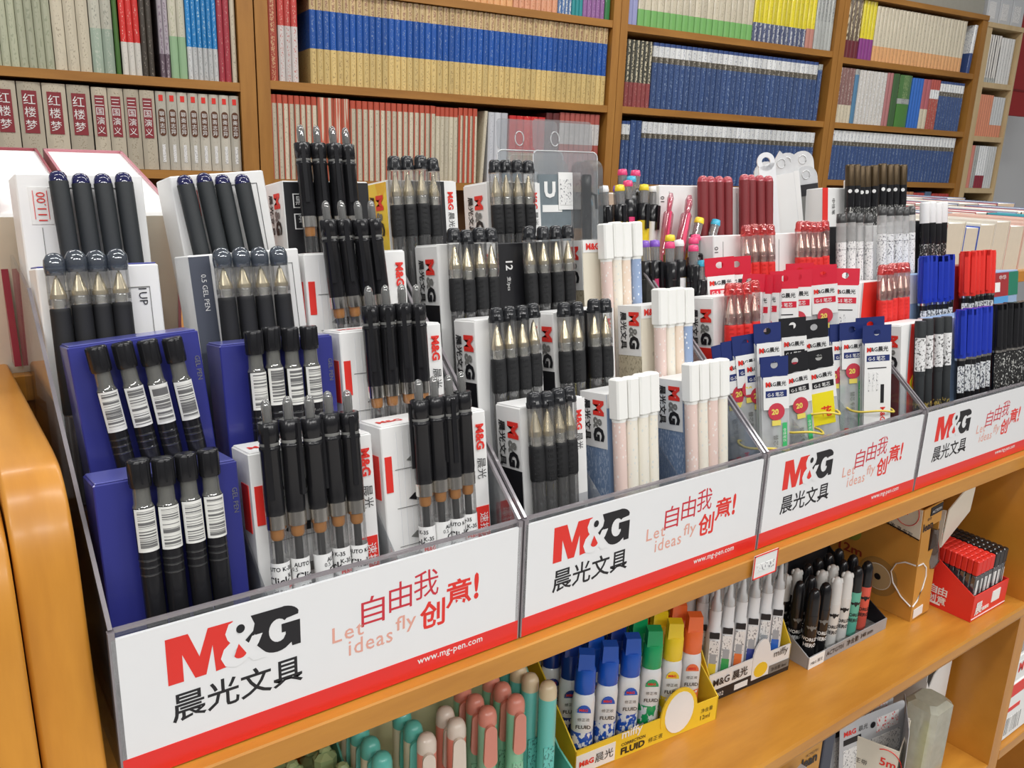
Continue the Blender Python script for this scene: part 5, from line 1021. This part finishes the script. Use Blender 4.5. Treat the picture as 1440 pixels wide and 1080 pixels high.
for r, (y0, z1) in enumerate([(.44, 1.146), (.66, 1.150), (.90, 1.150)]):
    xx = 1.05+.10*r
    for i in range(12):
        w = .09+.01*((i*3+r) % 3); wrapbook(xx, xx+w-.002, y0, y0+.20, 1.064, z1+.002*(i % 2), pm('covb%d' % (i % 3), [(.7, .66, .6), (.5, .1, .1), (.2, .25, .4)][i % 3], .4), 'white-topped book on the rear table, %s row back, %s from the left' % (ORD[r+1], ORD[i]), 0, 0, 'white-topped books on the rear table'); xx += w

# ------------------------------------------------------------------ bookcases
ANG = R(-7.133); BX0 = Vector((1.41895, 1.97558, 0)); BD = Vector((math.cos(ANG), math.sin(ANG), 0)); BN = Vector((-BD.y, BD.x, 0))
BM = Matrix(((BD.x, BN.x, 0, BX0.x), (BD.y, BN.y, 0, BX0.y), (0, 0, 1, 0), (0, 0, 0, 1)))
def case(lab, s0, s1, shelves, top, tl, tr, wm=WOODB, wv=WOODBV, topboard=True):
    o = empty('bookcase', lab, 'bookcase', 'bookcases along the rear wall'); o.matrix_world = BM @ Matrix.Translation((s0, 0, 0)); W_ = s1-s0
    b = MB(); b.box(0, tl, 0, .28, 0, top, wv); b.build('side_panel', o)
    b = MB(); b.box(W_-tr, W_, 0, .28, 0, top, wv); b.build('side_panel', o)
    for z in shelves:
        b = MB(); b.box(tl, W_-tr, .002, .268, z-.023, z, wm); b.build('shelf', o)
    if topboard: b = MB(); b.box(-.0, W_, -.004, .28, top, top+.02, wm); b.build('top_board', o)
    b = MB(); b.box(tl, W_-tr, .268, .28, 0, top, WOODBK); b.build('back_panel', o); return o
ZL = [.60, .88, 1.155, 1.396]; case('bookcase at the left with beige classics and pale green paperbacks', -1.75, -.616, ZL+[1.70], 2.0, .04, .043)
ZML = [.60, .88, 1.136, 1.409, 1.685]; case('bookcase left of centre with the long row of blue and gold books', -.612, .618, ZML, 2.0, .036, .030)
ZMR = [.60, .88, 1.144, 1.411, 1.680]; case('bookcase right of centre with two rows of blue and white books', .620, 1.698, ZMR, 2.0, .030, .030)
ZR = [.60, .90, 1.180, 1.411, 1.664]; case('bookcase at the right with cream and orange books on its upper shelf', 1.700, 2.630, ZR, 1.892, .030, .036)
ZRR = [.62, .90, 1.160, 1.398, 1.636]; case('narrow pale bookcase at the right end', 2.634, 2.905, ZRR, 1.868, .036, .012, WOODL, WOODL)

def c_(n, col, r=.35, co=.5): return pm(n, col, r, coat=co, var=.05, scale=40)
PLAIN = {}
def mk(n, a, k, th=.56, s=(260, 260, 120)):
    m = marks(n, a, k, tuple(v*1.5 for v in s), th-.02, .32, .8, vary=.13); PLAIN[m.name] = marks(n+'_plain', a, tuple(v*.93 for v in a), (30, 30, 8), .5, .30, .9, vary=.13); return m
BLUEB = mk('spine_blue', (.035, .078, .22), (.26, .34, .50), .60); BROWNB = mk('spine_brown', (.10, .085, .06), (.45, .42, .36), .54, (180, 180, 180)); WHITEB = mk('spine_white', (.80, .82, .82), (.30, .33, .42), .60)
BLUE2 = c_('spine_navy_tip', (.04, .08, .24)); GOLDB = mk('spine_gold', (.72, .54, .22), (.40, .26, .10), .60); ROYAL = mk('spine_royal', (.01, .09, .40), (.22, .30, .50), .62)
GOLDT = mk('spine_gold_top', (.66, .50, .26), (.36, .20, .12), .50, (200, 200, 150)); CREAMB = mk('spine_cream', (.66, .60, .46), (.42, .36, .26), .63); REDB = c_('spine_red', (.52, .09, .05)); ORB = mk('spine_orange', (.75, .40, .17), (.50, .22, .10), .64)
GREENP = mk('spine_palegreen', (.52, .55, .40), (.38, .42, .30), .64); GREENB = c_('spine_green', (.20, .48, .14)); YELB = mk('spine_yellow', (.78, .66, .02), (.55, .40, .02), .62); GREYB = mk('spine_grey', (.42, .44, .42), (.18, .19, .20), .56)
PAPERM = PAPER
def bookmesh(w, h, d, bands, pages=None):
    b = MB(); xs = [0, .10*w, .29*w, .5*w, .71*w, .90*w, w]; ys = [.0042, .0015, .0003, 0, .0003, .0015, .0042]
    for (f0, f1, m) in bands:
        vs = []; 
        for z in (f0*h, f1*h):
            for x, y in zip(xs, ys): vs.append((x, y, z))
        b.add(vs, [(i, i+1, i+8, i+7) for i in (0, 1, 4, 5)], PLAIN.get(m.name, m), True); b.add(vs, [(i, i+1, i+8, i+7) for i in (2, 3)], m, True)
        b.add([(0, .0042, f0*h), (0, d, f0*h), (0, d, f1*h), (0, .0042, f1*h)], [(3, 2, 1, 0)], m); b.add([(w, .0042, f0*h), (w, d, f0*h), (w, d, f1*h), (w, .0042, f1*h)], [(0, 1, 2, 3)], m)
    b.add([(0, .0042, 0), (w, .0042, 0), (w, d, 0), (0, d, 0)], [(3, 2, 1, 0)], bands[0][2]); t = bands[-1][2]
    b.add([(x, y, h) for x, y in zip(xs, ys)]+[(w, .0046, h), (0, .0046, h)], [(0, 1, 2, 3, 4, 5, 6, 7, 8)], t)
    b.box(.0004, w-.0004, .004, d-.001, h*.9, h-.002, pages or PAGES); b.box(0, w, d-.0008, d, 0, h, t); b.box(0, .0008, .004, d, h-.003, h, t); b.box(w-.0008, w, .004, d, h-.003, h, t)
    return b
FAR = [None]
def run(s0, s1, z, n, h, bands, lab, group=None, d=.15, off=.010, lean=0, extra=None, jit=.0015):
    if FAR[0] is not None:
        w = (s1-s0)/n
        for i in range(n):
            q = bookmesh(w*.955, h, d, bands); X_ = Matrix.Translation((s0+w*i, off+random.uniform(0, jit), z+.0004)) @ Matrix.Rotation(R(lean), 4, 'Y')
            o_ = len(FAR[0].v); FAR[0].v += [tuple(X_ @ Vector(v)) for v in q.v]
            for f, mi_, sm_ in zip(q.f, q.m, q.sm): FAR[0].f.append(tuple(o_+k for k in f)); FAR[0].m.append(FAR[0].mi(q.mats[mi_])); FAR[0].sm.append(sm_)
        return
    w = (s1-s0)/n; first = None; bands = [(a, b_, m) for a, b_, m in bands]
    for i in range(n):
        if first is None:
            b = bookmesh(w*.955, h, d, bands)
            if extra: extra(b, w*.955, h)
            o = b.build('book'); first = o
        else: o = first.copy(); COL.objects.link(o)
        l = lab if (n > 12 or n == 1) else '%s, %s of %s' % (lab, ORD[i], NUM[n])
        tag(o, l, 'book')
        if n > 1: o['group'] = group or lab
        o.matrix_world = BM @ Matrix.Translation((s0+w*i, off+random.uniform(0, jit), z+.0004)) @ Matrix.Rotation(R(lean), 4, 'Y')
# left bookcase, upper
z = 1.3962; GP = mk('spine_olive', (.48, .50, .36), (.36, .39, .27), .60, (120, 120, 60))
run(-1.42, -1.112, z, 16, .27, [(0, 1, GP)], 'slim pale olive paperback in the run on the upper left shelf')
run(-1.111, -1.026, z, 3, .27, [(0, 1, CREAMB)], 'cream paperback right of the olive ones on the upper left shelf')
def t_grey(b, w, h):
    for i_, ch in enumerate('史纪'): b.text(ch, GREYP, (w*.5, -.0006, h*.80-i_*.020), (1, 0, 0), (0, 0, 1), h=.014, align='cm')
run(-1.025, -.971, z, 2, .27, [(0, .40, mk('spine_sage', (.36, .45, .36), (.52, .56, .48), .62)), (.40, 1, mk('spine_greycream', (.55, .54, .45), (.34, .34, .28), .60))], 'thick grey and sage wrapped volume on the upper left shelf', extra=t_grey)
run(-.970, -.958, z, 1, .27, [(0, .75, c_('spine_dkgreen', (.06, .16, .03))), (.75, .85, CREAMB), (.85, 1, c_('spine_dkgreen', (.06, .16, .03)))], 'slim dark green book on the upper left shelf')
run(-.955, -.907, z, 3, .27, [(0, .30, mk('spine_whitecard', (.68, .66, .60), (.45, .45, .42), .66)), (.30, 1, mk('spine_scarlet', (.68, .035, .03), (.85, .65, .55), .66))], 'scarlet and white paperback on the upper left shelf')
run(-.906, -.876, z, 2, .27, [(0, 1, mk('spine_umber', (.05, .04, .03), (.25, .22, .18), .64))], 'dark brown paperback on the upper left shelf')
run(-.862, -.836, z, 2, .27, [(0, .22, mk('spine_purplegrey', (.14, .10, .13), (.45, .40, .42), .6)), (.22, 1, mk('spine_lilacgrey', (.42, .38, .42), (.22, .16, .22), .55))], 'grey-lilac book on the upper left shelf')
run(-.835, -.793, z, 2, .265, [(0, .40, c_('spine_palegrn', (.30, .48, .28))), (.40, 1, mk('spine_offwhite', (.64, .62, .50), (.45, .48, .30), .6))], 'off-white and pale green book on the upper left shelf')
run(-.792, -.712, z, 6, .26, [(0, .32, mk('spine_palegrey', (.60, .62, .62), (.38, .40, .40), .6)), (.32, 1, mk('spine_azure', (.02, .24, .60), (.40, .60, .75), .60))], 'azure and grey book on the upper left shelf')
run(-.711, -.678, z, 2, .26, [(0, 1, mk('spine_crimson', (.38, .04, .06), (.62, .40, .34), .66))], 'crimson paperback near the post on the upper left shelf')
run(-.676, -.662, z, 1, .26, [(0, 1, CREAMB)], 'cream book at the right end of the upper left shelf')
# left bookcase, lower classics
z = 1.1552; BEI = mk('spine_beige', (.55, .49, .38), (.33, .28, .20), .62, (200, 200, 160)); WINE = pm('label_wine', (.26, .03, .04), .4, var=.1)
def classic(txt):
    def f(b, w, h):
        b.box(w*.18, w*.80, -.0010, -.0004, h*.40, h*.90, WINE)
        n = len(txt); st_ = h*.46/n
        for i, ch in enumerate(txt): b.text(ch, PAPER, (w*.47, -.0014, h*.88-st_*(i+.5)), (1, 0, 0), (0, 0, 1), h=st_*.78, align='cm')
    return f
run(-1.315, -1.037, z, 5, .207, [(0, 1, BEI)], 'beige classic with three-character title on a wine-red label', extra=classic('红楼梦'))
run(-1.036, -.882, z, 4, .205, [(0, 1, BEI)], 'beige classic with four-character title on a wine-red label', extra=classic('三国演义'))
def oval(b, w, h):
    b.prism(arc(w*.5, h*.80-.012, w*.33, w*.33, 0, 180, 8)+arc(w*.5, h*.48, w*.33, w*.33, 180, 360, 8), 'y', -.0010, -.0004, pm('label_brown', (.12, .045, .02), .4))
    for i, ch in enumerate('聊斋志异'): b.text(ch, PAPER, (w*.5, -.0014, h*.72-i*h*.075), (1, 0, 0), (0, 0, 1), h=h*.060, align='cm')
    b.box(w*.3, w*.7, -.0008, -.0004, h*.88, h*.955, RED); b.box(w*.35, w*.65, -.0008, -.0004, h*.1, h*.33, SMALLP)
run(-.881, -.662, z, 8, .205, [(0, 1, mk('spine_beigegrey', (.56, .53, .45), (.42, .38, .30), .66))], 'beige classic with a brown oval title panel', extra=oval)
# left-centre bookcase
z = 1.4092
run(-.575, -.548, z, 1, .248, [(0, 1, mk('spine_ornate', (.42, .07, .04), (.62, .36, .20), .54, (160, 160, 160)))], 'ornate red wrapped volume by the post on the middle shelf')
run(-.546, -.490, z, 3, .248, [(0, .60, mk('spine_pinkwhite', (.66, .62, .60), (.55, .12, .10), .60)), (.60, 1, mk('spine_redtop', (.56, .06, .05), (.75, .5, .4), .62))], 'red and white book beside the ornate volume')
run(-.455, .582, z, 52, .250, [(0, .385, GOLDB), (.385, .80, ROYAL), (.80, 1, GOLDT)], 'blue and gold volume in the long uniform row on the middle shelf', off=.012)
z = 1.1362; CR = [(0, .90, CREAMB), (.90, 1, REDB)]
def rededge(b, w, h): b.box(0, w*.16, -.0006, .0022, 0, h, REDB)
run(-.574, -.440, z, 8, .236, CR, 'cream red-headed paperback, left run below the blue and gold volumes', extra=rededge)
run(-.438, -.340, z, 4, .236, [(0, 1, mk('spine_redcream', (.55, .12, .07), (.70, .62, .48), .48, (90, 90, 3)))], 'red and cream striped book on the lower shelf left of centre')
run(-.339, -.060, z, 15, .233, CR, 'cream red-headed paperback in the middle run below the blue and gold volumes', extra=rededge)
run(-.059, .018, z, 5, .231, [(0, .88, CREAMB), (.88, 1, REDB)], 'cream paperback with narrow red head band')
def redhalf(b, w, h): b.box(0, w*.42, -.0006, .0022, 0, h, REDB)
run(.019, .088, z, 4, .233, CR, 'cream paperback with a wide red edge', extra=redhalf)
run(.100, .112, z+.001, 1, .228, [(0, 1, CREAMB)], 'cream book leaning against the pale grey ones', lean=3.5)
run(.128, .200, z, 3, .226, [(0, 1, mk('spine_paleblue', (.62, .64, .68), (.35, .38, .44), .64))], 'pale grey book right of the leaning one')
run(.206, .345, z, 5, .220, [(0, .47, mk('spine_redgold', (.62, .42, .18), (.6, .1, .05), .55)), (.47, 1, mk('spine_bright_red', (.66, .03, .03), (.8, .5, .3), .68))], 'bright red book with gold foot on the lower shelf')
run(.348, .400, z, 2, .236, [(0, 1, c_('spine_maroon', (.12, .02, .02)))], 'dark maroon book on the lower shelf')
run(.402, .566, z, 8, .240, [(0, .57, c_('spine_dusty', (.42, .10, .08))), (.57, .86, mk('spine_white3', (.62, .60, .58), (.4, .38, .38), .6)), (.86, 1, c_('spine_dusty', (.42, .10, .08)))], 'white-banded dusty red book on the lower shelf')
# right-centre bookcase
z = 1.6802
run(.655, .698, z, 2, .21, [(0, 1, c_('spine_lilac', (.34, .36, .62)))], 'lilac-blue book at the left of the top shelf'); run(.700, 1.236, z, 19, .21, [(0, .26, GREENB), (.26, 1, CREAMB)], 'cream book with green foot on the top shelf')
run(1.238, 1.518, z, 12, .21, [(0, .32, mk('spine_navywhite', (.06, .08, .18), (.62, .64, .66), .50, (220, 220, 90))), (.32, 1, YELB)], 'yellow book with navy foot on the top shelf'); run(1.519, 1.562, z, 2, .205, [(0, .35, c_('spine_salmon2', (.55, .25, .20))), (.35, 1, YELB)], 'yellow book with salmon foot on the top shelf')
run(1.564, 1.664, z, 5, .21, [(0, .5, mk('spine_grey_lo', (.46, .48, .46), (.30, .32, .30), .62)), (.5, 1, GREYB)], 'grey book with dark speckled head on the top shelf')
z = 1.4112; BW = [(0, .70, BLUEB), (.70, .79, BROWNB), (.79, .95, WHITEB), (.95, 1, BLUE2)]
run(.662, .775, z, 6, .222, [(0, .37, mk('spine_rust', (.28, .06, .06), (.5, .3, .25), .66)), (.37, 1, mk('spine_darkgold', (.06, .06, .045), (.62, .56, .40), .50, (130, 130, 110)))], 'dark patterned book with rusty foot on the shelf right of centre')
run(.778, 1.610, z, 33, .222, BW, 'blue book with white and brown bands, middle shelf of the bookcase right of centre'); run(1.612, 1.636, z, 1, .216, [(0, .9, BLUEB), (.9, 1, GREYB)], 'last blue book on the middle shelf right of centre, all blue')
z = 1.1442
run(.662, .700, z, 2, .218, BW, 'blue and white banded book left of the plain deep blue books'); run(.702, .752, z, 2, .222, [(0, 1, BLUEB)], 'plain deep blue book on the lower shelf right of centre')
run(.754, 1.640, z, 37, .220, [(0, .74, BLUEB), (.74, .82, BROWNB), (.82, 1, WHITEB)], 'blue book with white head, lower shelf of the bookcase right of centre')
FAR[0] = MB()
z = 1.6852
run(-.30, .205, z, 22, .2, [(0, 1, ORB)], 'tan book on the top visible shelf left of centre'); run(.206, .372, z, 8, .2, [(0, 1, mk('spine_apricot', (.70, .34, .20), (.5, .2, .1), .6))], 'apricot book on the top visible shelf')
run(.373, .426, z, 4, .2, [(0, 1, mk('spine_bluecream', (.10, .20, .42), (.7, .7, .65), .50))], 'patterned blue book on the top visible shelf'); run(.427, .470, z, 3, .2, [(0, 1, c_('spine_teal', (.03, .30, .32)))], 'teal book on the top visible shelf')
run(.471, .558, z, 5, .2, [(0, 1, mk('spine_purple', (.28, .12, .32), (.5, .3, .5), .62))], 'purple book on the top visible shelf'); run(.560, .582, z, 1, .2, [(0, 1, c_('spine_dkgreen2', (.03, .20, .06)))], 'dark green book at the end of the top visible shelf')
# right bookcase
z = 1.6642
run(1.735, 1.825, z, 4, .225, [(0, .30, c_('spine_oxblood', (.16, .02, .03))), (.30, 1, mk('spine_browngold', (.10, .06, .03), (.75, .65, .45), .50, (200, 200, 60)))], 'brown and gold wrapped book on the upper right shelf'); run(1.828, 1.910, z, 4, .225, [(0, .36, c_('spine_plum', (.28, .05, .26))), (.36, 1, YELB)], 'yellow book with plum foot on the upper right shelf')
run(1.912, 2.508, z, 26, .212, [(0, .28, ORB), (.28, 1, CREAMB)], 'cream book with orange foot on the upper right shelf'); run(2.552, 2.575, z, 1, .205, [(0, .42, BLUE2), (.42, 1, WHITEB)], 'white and navy book leaning at the right end of the upper shelf', lean=3)
z = 1.4112
run(1.735, 1.830, z, 5, .215, [(0, .33, CREAMB), (.33, 1, mk('spine_mauvebrown', (.25, .13, .12), (.60, .5, .45), .58))], 'mauve-brown and cream book on the middle right shelf'); run(1.832, 1.856, z, 1, .215, [(0, .9, c_('spine_steelblue', (.10, .25, .42))), (.9, 1, GREYB)], 'steel blue book on the middle right shelf')
run(1.858, 2.030, z, 8, .214, [(0, 1, mk('spine_whitefoil', (.64, .62, .58), (.80, .80, .80), .55, (90, 90, 90)))], 'white foil-wrapped book on the middle right shelf'); run(2.032, 2.068, z, 2, .216, [(0, 1, c_('spine_rose', (.48, .20, .20)))], 'rose-coloured book on the middle right shelf')
run(2.072, 2.112, z, 1, .216, [(0, 1, c_('spine_forest', (.06, .14, .05)))], 'slim dark green book on the middle right shelf'); run(2.114, 2.196, z, 1, .214, [(0, .45, c_('spine_grass', (.08, .24, .05))), (.45, .55, GREYB), (.55, 1, mk('spine_greenmix', (.08, .20, .06), (.25, .35, .15), .55))], 'thick green album with grey stripe on the middle right shelf')
run(2.198, 2.272, z, 4, .208, [(0, 1, c_('spine_cobalt', (.03, .16, .58)))], 'cobalt blue book on the middle right shelf'); run(2.274, 2.325, z, 2, .208, [(0, .4, CREAMB), (.4, 1, c_('spine_pinkred', (.50, .14, .16)))], 'pinkish red book on the middle right shelf')
run(2.327, 2.388, z, 4, .210, [(0, .62, mk('spine_redstripe', (.42, .08, .06), (.65, .5, .4), .6)), (.62, .8, WHITEB), (.8, 1, c_('spine_redtip', (.5, .1, .08)))], 'red book with white band on the middle right shelf'); run(2.392, 2.560, z, 9, .208, BW, 'blue and white banded book on the middle right shelf')
z = 1.1802; run(1.735, 2.560, z, 38, .200, [(0, .70, BLUEB), (.70, .79, BROWNB), (.79, 1, WHITEB)], 'blue book with white head, lower shelf of the right bookcase')
z = .9002; run(2.20, 2.32, z, 4, .236, [(0, 1, c_('spine_peach', (.62, .28, .14)))], 'peach book on the lowest visible shelf at the right'); run(2.322, 2.40, z, 3, .232, [(0, 1, c_('spine_red5', (.50, .06, .05)))], 'red book on the lowest visible shelf at the right')
run(2.402, 2.45, z, 1, .238, [(0, 1, c_('spine_slateblue', (.10, .16, .26)))], 'slate blue book on the lowest visible shelf'); run(2.452, 2.58, z, 5, .230, [(0, 1, c_('spine_red6', (.45, .05, .04)))], 'dark red book at the right end of the lowest visible shelf')
# end bookcase
z = 1.6362; run(2.675, 2.775, z, 6, .205, [(0, .1, GREYB), (.1, 1, mk('spine_blackwhite', (.70, .68, .64), (.02, .015, .02), .50, (150, 150, 3)))], 'black and white striped book in the end bookcase'); run(2.778, 2.880, z, 5, .200, [(0, 1, mk('spine_whitegloss', (.70, .70, .68), (.4, .38, .38), .64))], 'glossy white book in the end bookcase')
z = 1.3982; run(2.675, 2.790, z, 7, .185, [(0, 1, c_('spine_coral', (.72, .28, .16)))], 'coral book in the end bookcase'); run(2.792, 2.885, z, 5, .180, [(0, .3, c_('spine_coral', (.72, .28, .16))), (.3, 1, mk('spine_greywhite', (.60, .62, .62), (.45, .46, .48), .62))], 'grey-white book with coral foot in the end bookcase')
z = 1.1602; run(2.675, 2.718, z, 2, .195, [(0, 1, c_('spine_coral2', (.70, .26, .20)))], 'coral pink book low in the end bookcase'); run(2.720, 2.750, z, 2, .195, [(0, 1, GREYB)], 'light grey book low in the end bookcase')
run(2.752, 2.820, z, 4, .195, [(0, .3, c_('spine_wine2', (.28, .02, .04))), (.3, 1, WHITEB)], 'white book with wine foot in the end bookcase'); run(2.822, 2.885, z, 4, .195, [(0, 1, mk('spine_greywhite', (.60, .62, .62), (.45, .46, .48), .62))], 'pale book at the right end of the end bookcase')
z = .9002; run(2.68, 2.885, z, 8, .200, [(0, 1, mk('spine_blackwhite', (.70, .68, .64), (.02, .015, .02), .50, (150, 150, 3)))], 'dark and white book on the lowest shelf of the end bookcase')

o = FAR[0].build('books'); o.matrix_world = BM; o['kind'] = 'stuff'; tag(o, 'tightly packed distant books filling the two rightmost bookcases and the highest shelf', 'books')
def bplace(o, s, off, z): o.matrix_world = BM @ Matrix.Translation((s, off, z))
b = MB(); b.bbox(0, .58, 0, .2, 0, .12, pm('greige_box', (.36, .35, .30), .6), .003); b.text('SHELF', GREYP, (.03, -.001, .01), (1, 0, 0), (0, 0, 1), h=.001) if False else None
o = b.build('storage_box'); bplace(o, 2.02, .01, 1.9124); tag(o, 'greyish box lying on top of the right bookcase', 'box')
for i in range(3):
    b = MB(); b.bbox(0, .088, 0, .14, 0, .14, pm('pale_box', (.60, .62, .64), .5), .002); b.box(.01, .06, -.0006, 0, .02, .09, SMALLP); o = b.build('small_box'); bplace(o, 2.640+.094*i, .02, 1.8884); tag(o, 'pale grey box on top of the end bookcase, %s of three' % ORD[i], 'box', 'pale boxes on the end bookcase')
b = MB(); b.bbox(0, .30, 0, .012, 0, .62, pm('banner_red', (.36, .02, .02), .5, var=.08, scale=12), .002); b.box(0, .30, -.002, 0, .115, .125, pm('banner_dark', (.20, .01, .01), .5)); b.prism([(.028, .045), (.036, .030), (.05, .055), (.036, .040)], 'y', -.002, 0, PAPER)
o = b.build('wall_banner'); o.matrix_world = BM @ Matrix.Translation((2.915, .10, 1.512)); tag(o, 'dark red hanging banner with small white mark on the grey wall', 'banner')

# ------------------------------------------------------------------ room
def struct(name, b):
    o = b.build(name); o['kind'] = 'structure'; return o
gw = pm('wall_paint', (.66, .67, .68), .8, var=.02, scale=6)
b = MB(); b.box(-3.5, 7.5, .284, .384, 0, 3.0, gw, BM); struct('wall_rear', b)
b = MB(); b.box(-3.5, 7.5, -6.5, .284, -.1, 0, pm('floor_tile', (.42, .40, .38), .35, var=.05, scale=5, coat=.2), BM); struct('floor', b)

# ------------------------------------------------------------------ lights, world, camera
def area(name, loc, size, size_y, power, rot=(0, 0, 0), c=(1, .98, .95)):
    l = bpy.data.lights.new(name, 'AREA'); l.shape = 'RECTANGLE'; l.size = size; l.size_y = size_y; l.energy = power; l.color = c
    o = bpy.data.objects.new(name, l); COL.objects.link(o); o.location = loc; o.rotation_euler = rot; return o
for i, (x, y) in enumerate([(-.6, -.6), (.9, -.6), (2.4, -.6), (-.4, 1.2), (1.2, 1.1), (2.8, .9), (-1.2, -2.6), (.4, -2.6), (2.0, -2.6), (-2.2, -1.4)]):
    area('ceiling_lamp', (x, y, 2.75), 1.2, .18, (13 if y > -2 else 30) if x > -2 else 22, (0, 0, R(-7)))
w = bpy.data.worlds.new('shop_ambient_fill'); sc.world = w; w.use_nodes = True; nt = w.node_tree; bg = nt.nodes['Background']  # ambient fill added as world light, brighter overhead; no ceiling is built
tc = nt.nodes.new('ShaderNodeTexCoord'); sp = nt.nodes.new('ShaderNodeSeparateXYZ'); cr = nt.nodes.new('ShaderNodeValToRGB')
nt.links.new(tc.outputs['Generated'], sp.inputs[0]); mr = nt.nodes.new('ShaderNodeMapRange'); mr.inputs['From Min'].default_value = -1; nt.links.new(sp.outputs['Z'], mr.inputs['Value']); nt.links.new(mr.outputs[0], cr.inputs[0])
cr.color_ramp.elements[0].position = .35; cr.color_ramp.elements[0].color = (.22, .20, .18, 1); cr.color_ramp.elements[1].position = .75; cr.color_ramp.elements[1].color = (.95, .97, 1, 1)
nt.links.new(cr.outputs[0], bg.inputs['Color']); bg.inputs['Strength'].default_value = .33

cam = bpy.data.cameras.new('camera'); cam.sensor_width = 36; cam.lens = 1169.29/1440*36; cam.clip_start = .01; cam.clip_end = 50
co = bpy.data.objects.new('camera', cam); COL.objects.link(co); sc.camera = co
r_ = Vector((0.810394285339793, -0.5848395475571174, 0.034982937295092977)); u_ = Vector((0.12565311377309601, 0.23181312645648852, 0.964610786484162)); f_ = Vector((0.5722520400031192, 0.7773193539438307, -0.26134694315528956))
co.matrix_world = Matrix(((r_.x, u_.x, -f_.x, -.05332207), (r_.y, u_.y, -f_.y, -.383286), (r_.z, u_.z, -f_.z, 1.2183423), (0, 0, 0, 1)))
for p in PROTOS:
    if p.name not in USED:
        for c in list(kids(p)): bpy.data.objects.remove(c)
        bpy.data.objects.remove(p)
sc.view_settings.view_transform = 'Standard'; sc.view_settings.look = 'None'; sc.view_settings.gamma = 1; sc.view_settings.exposure = .06
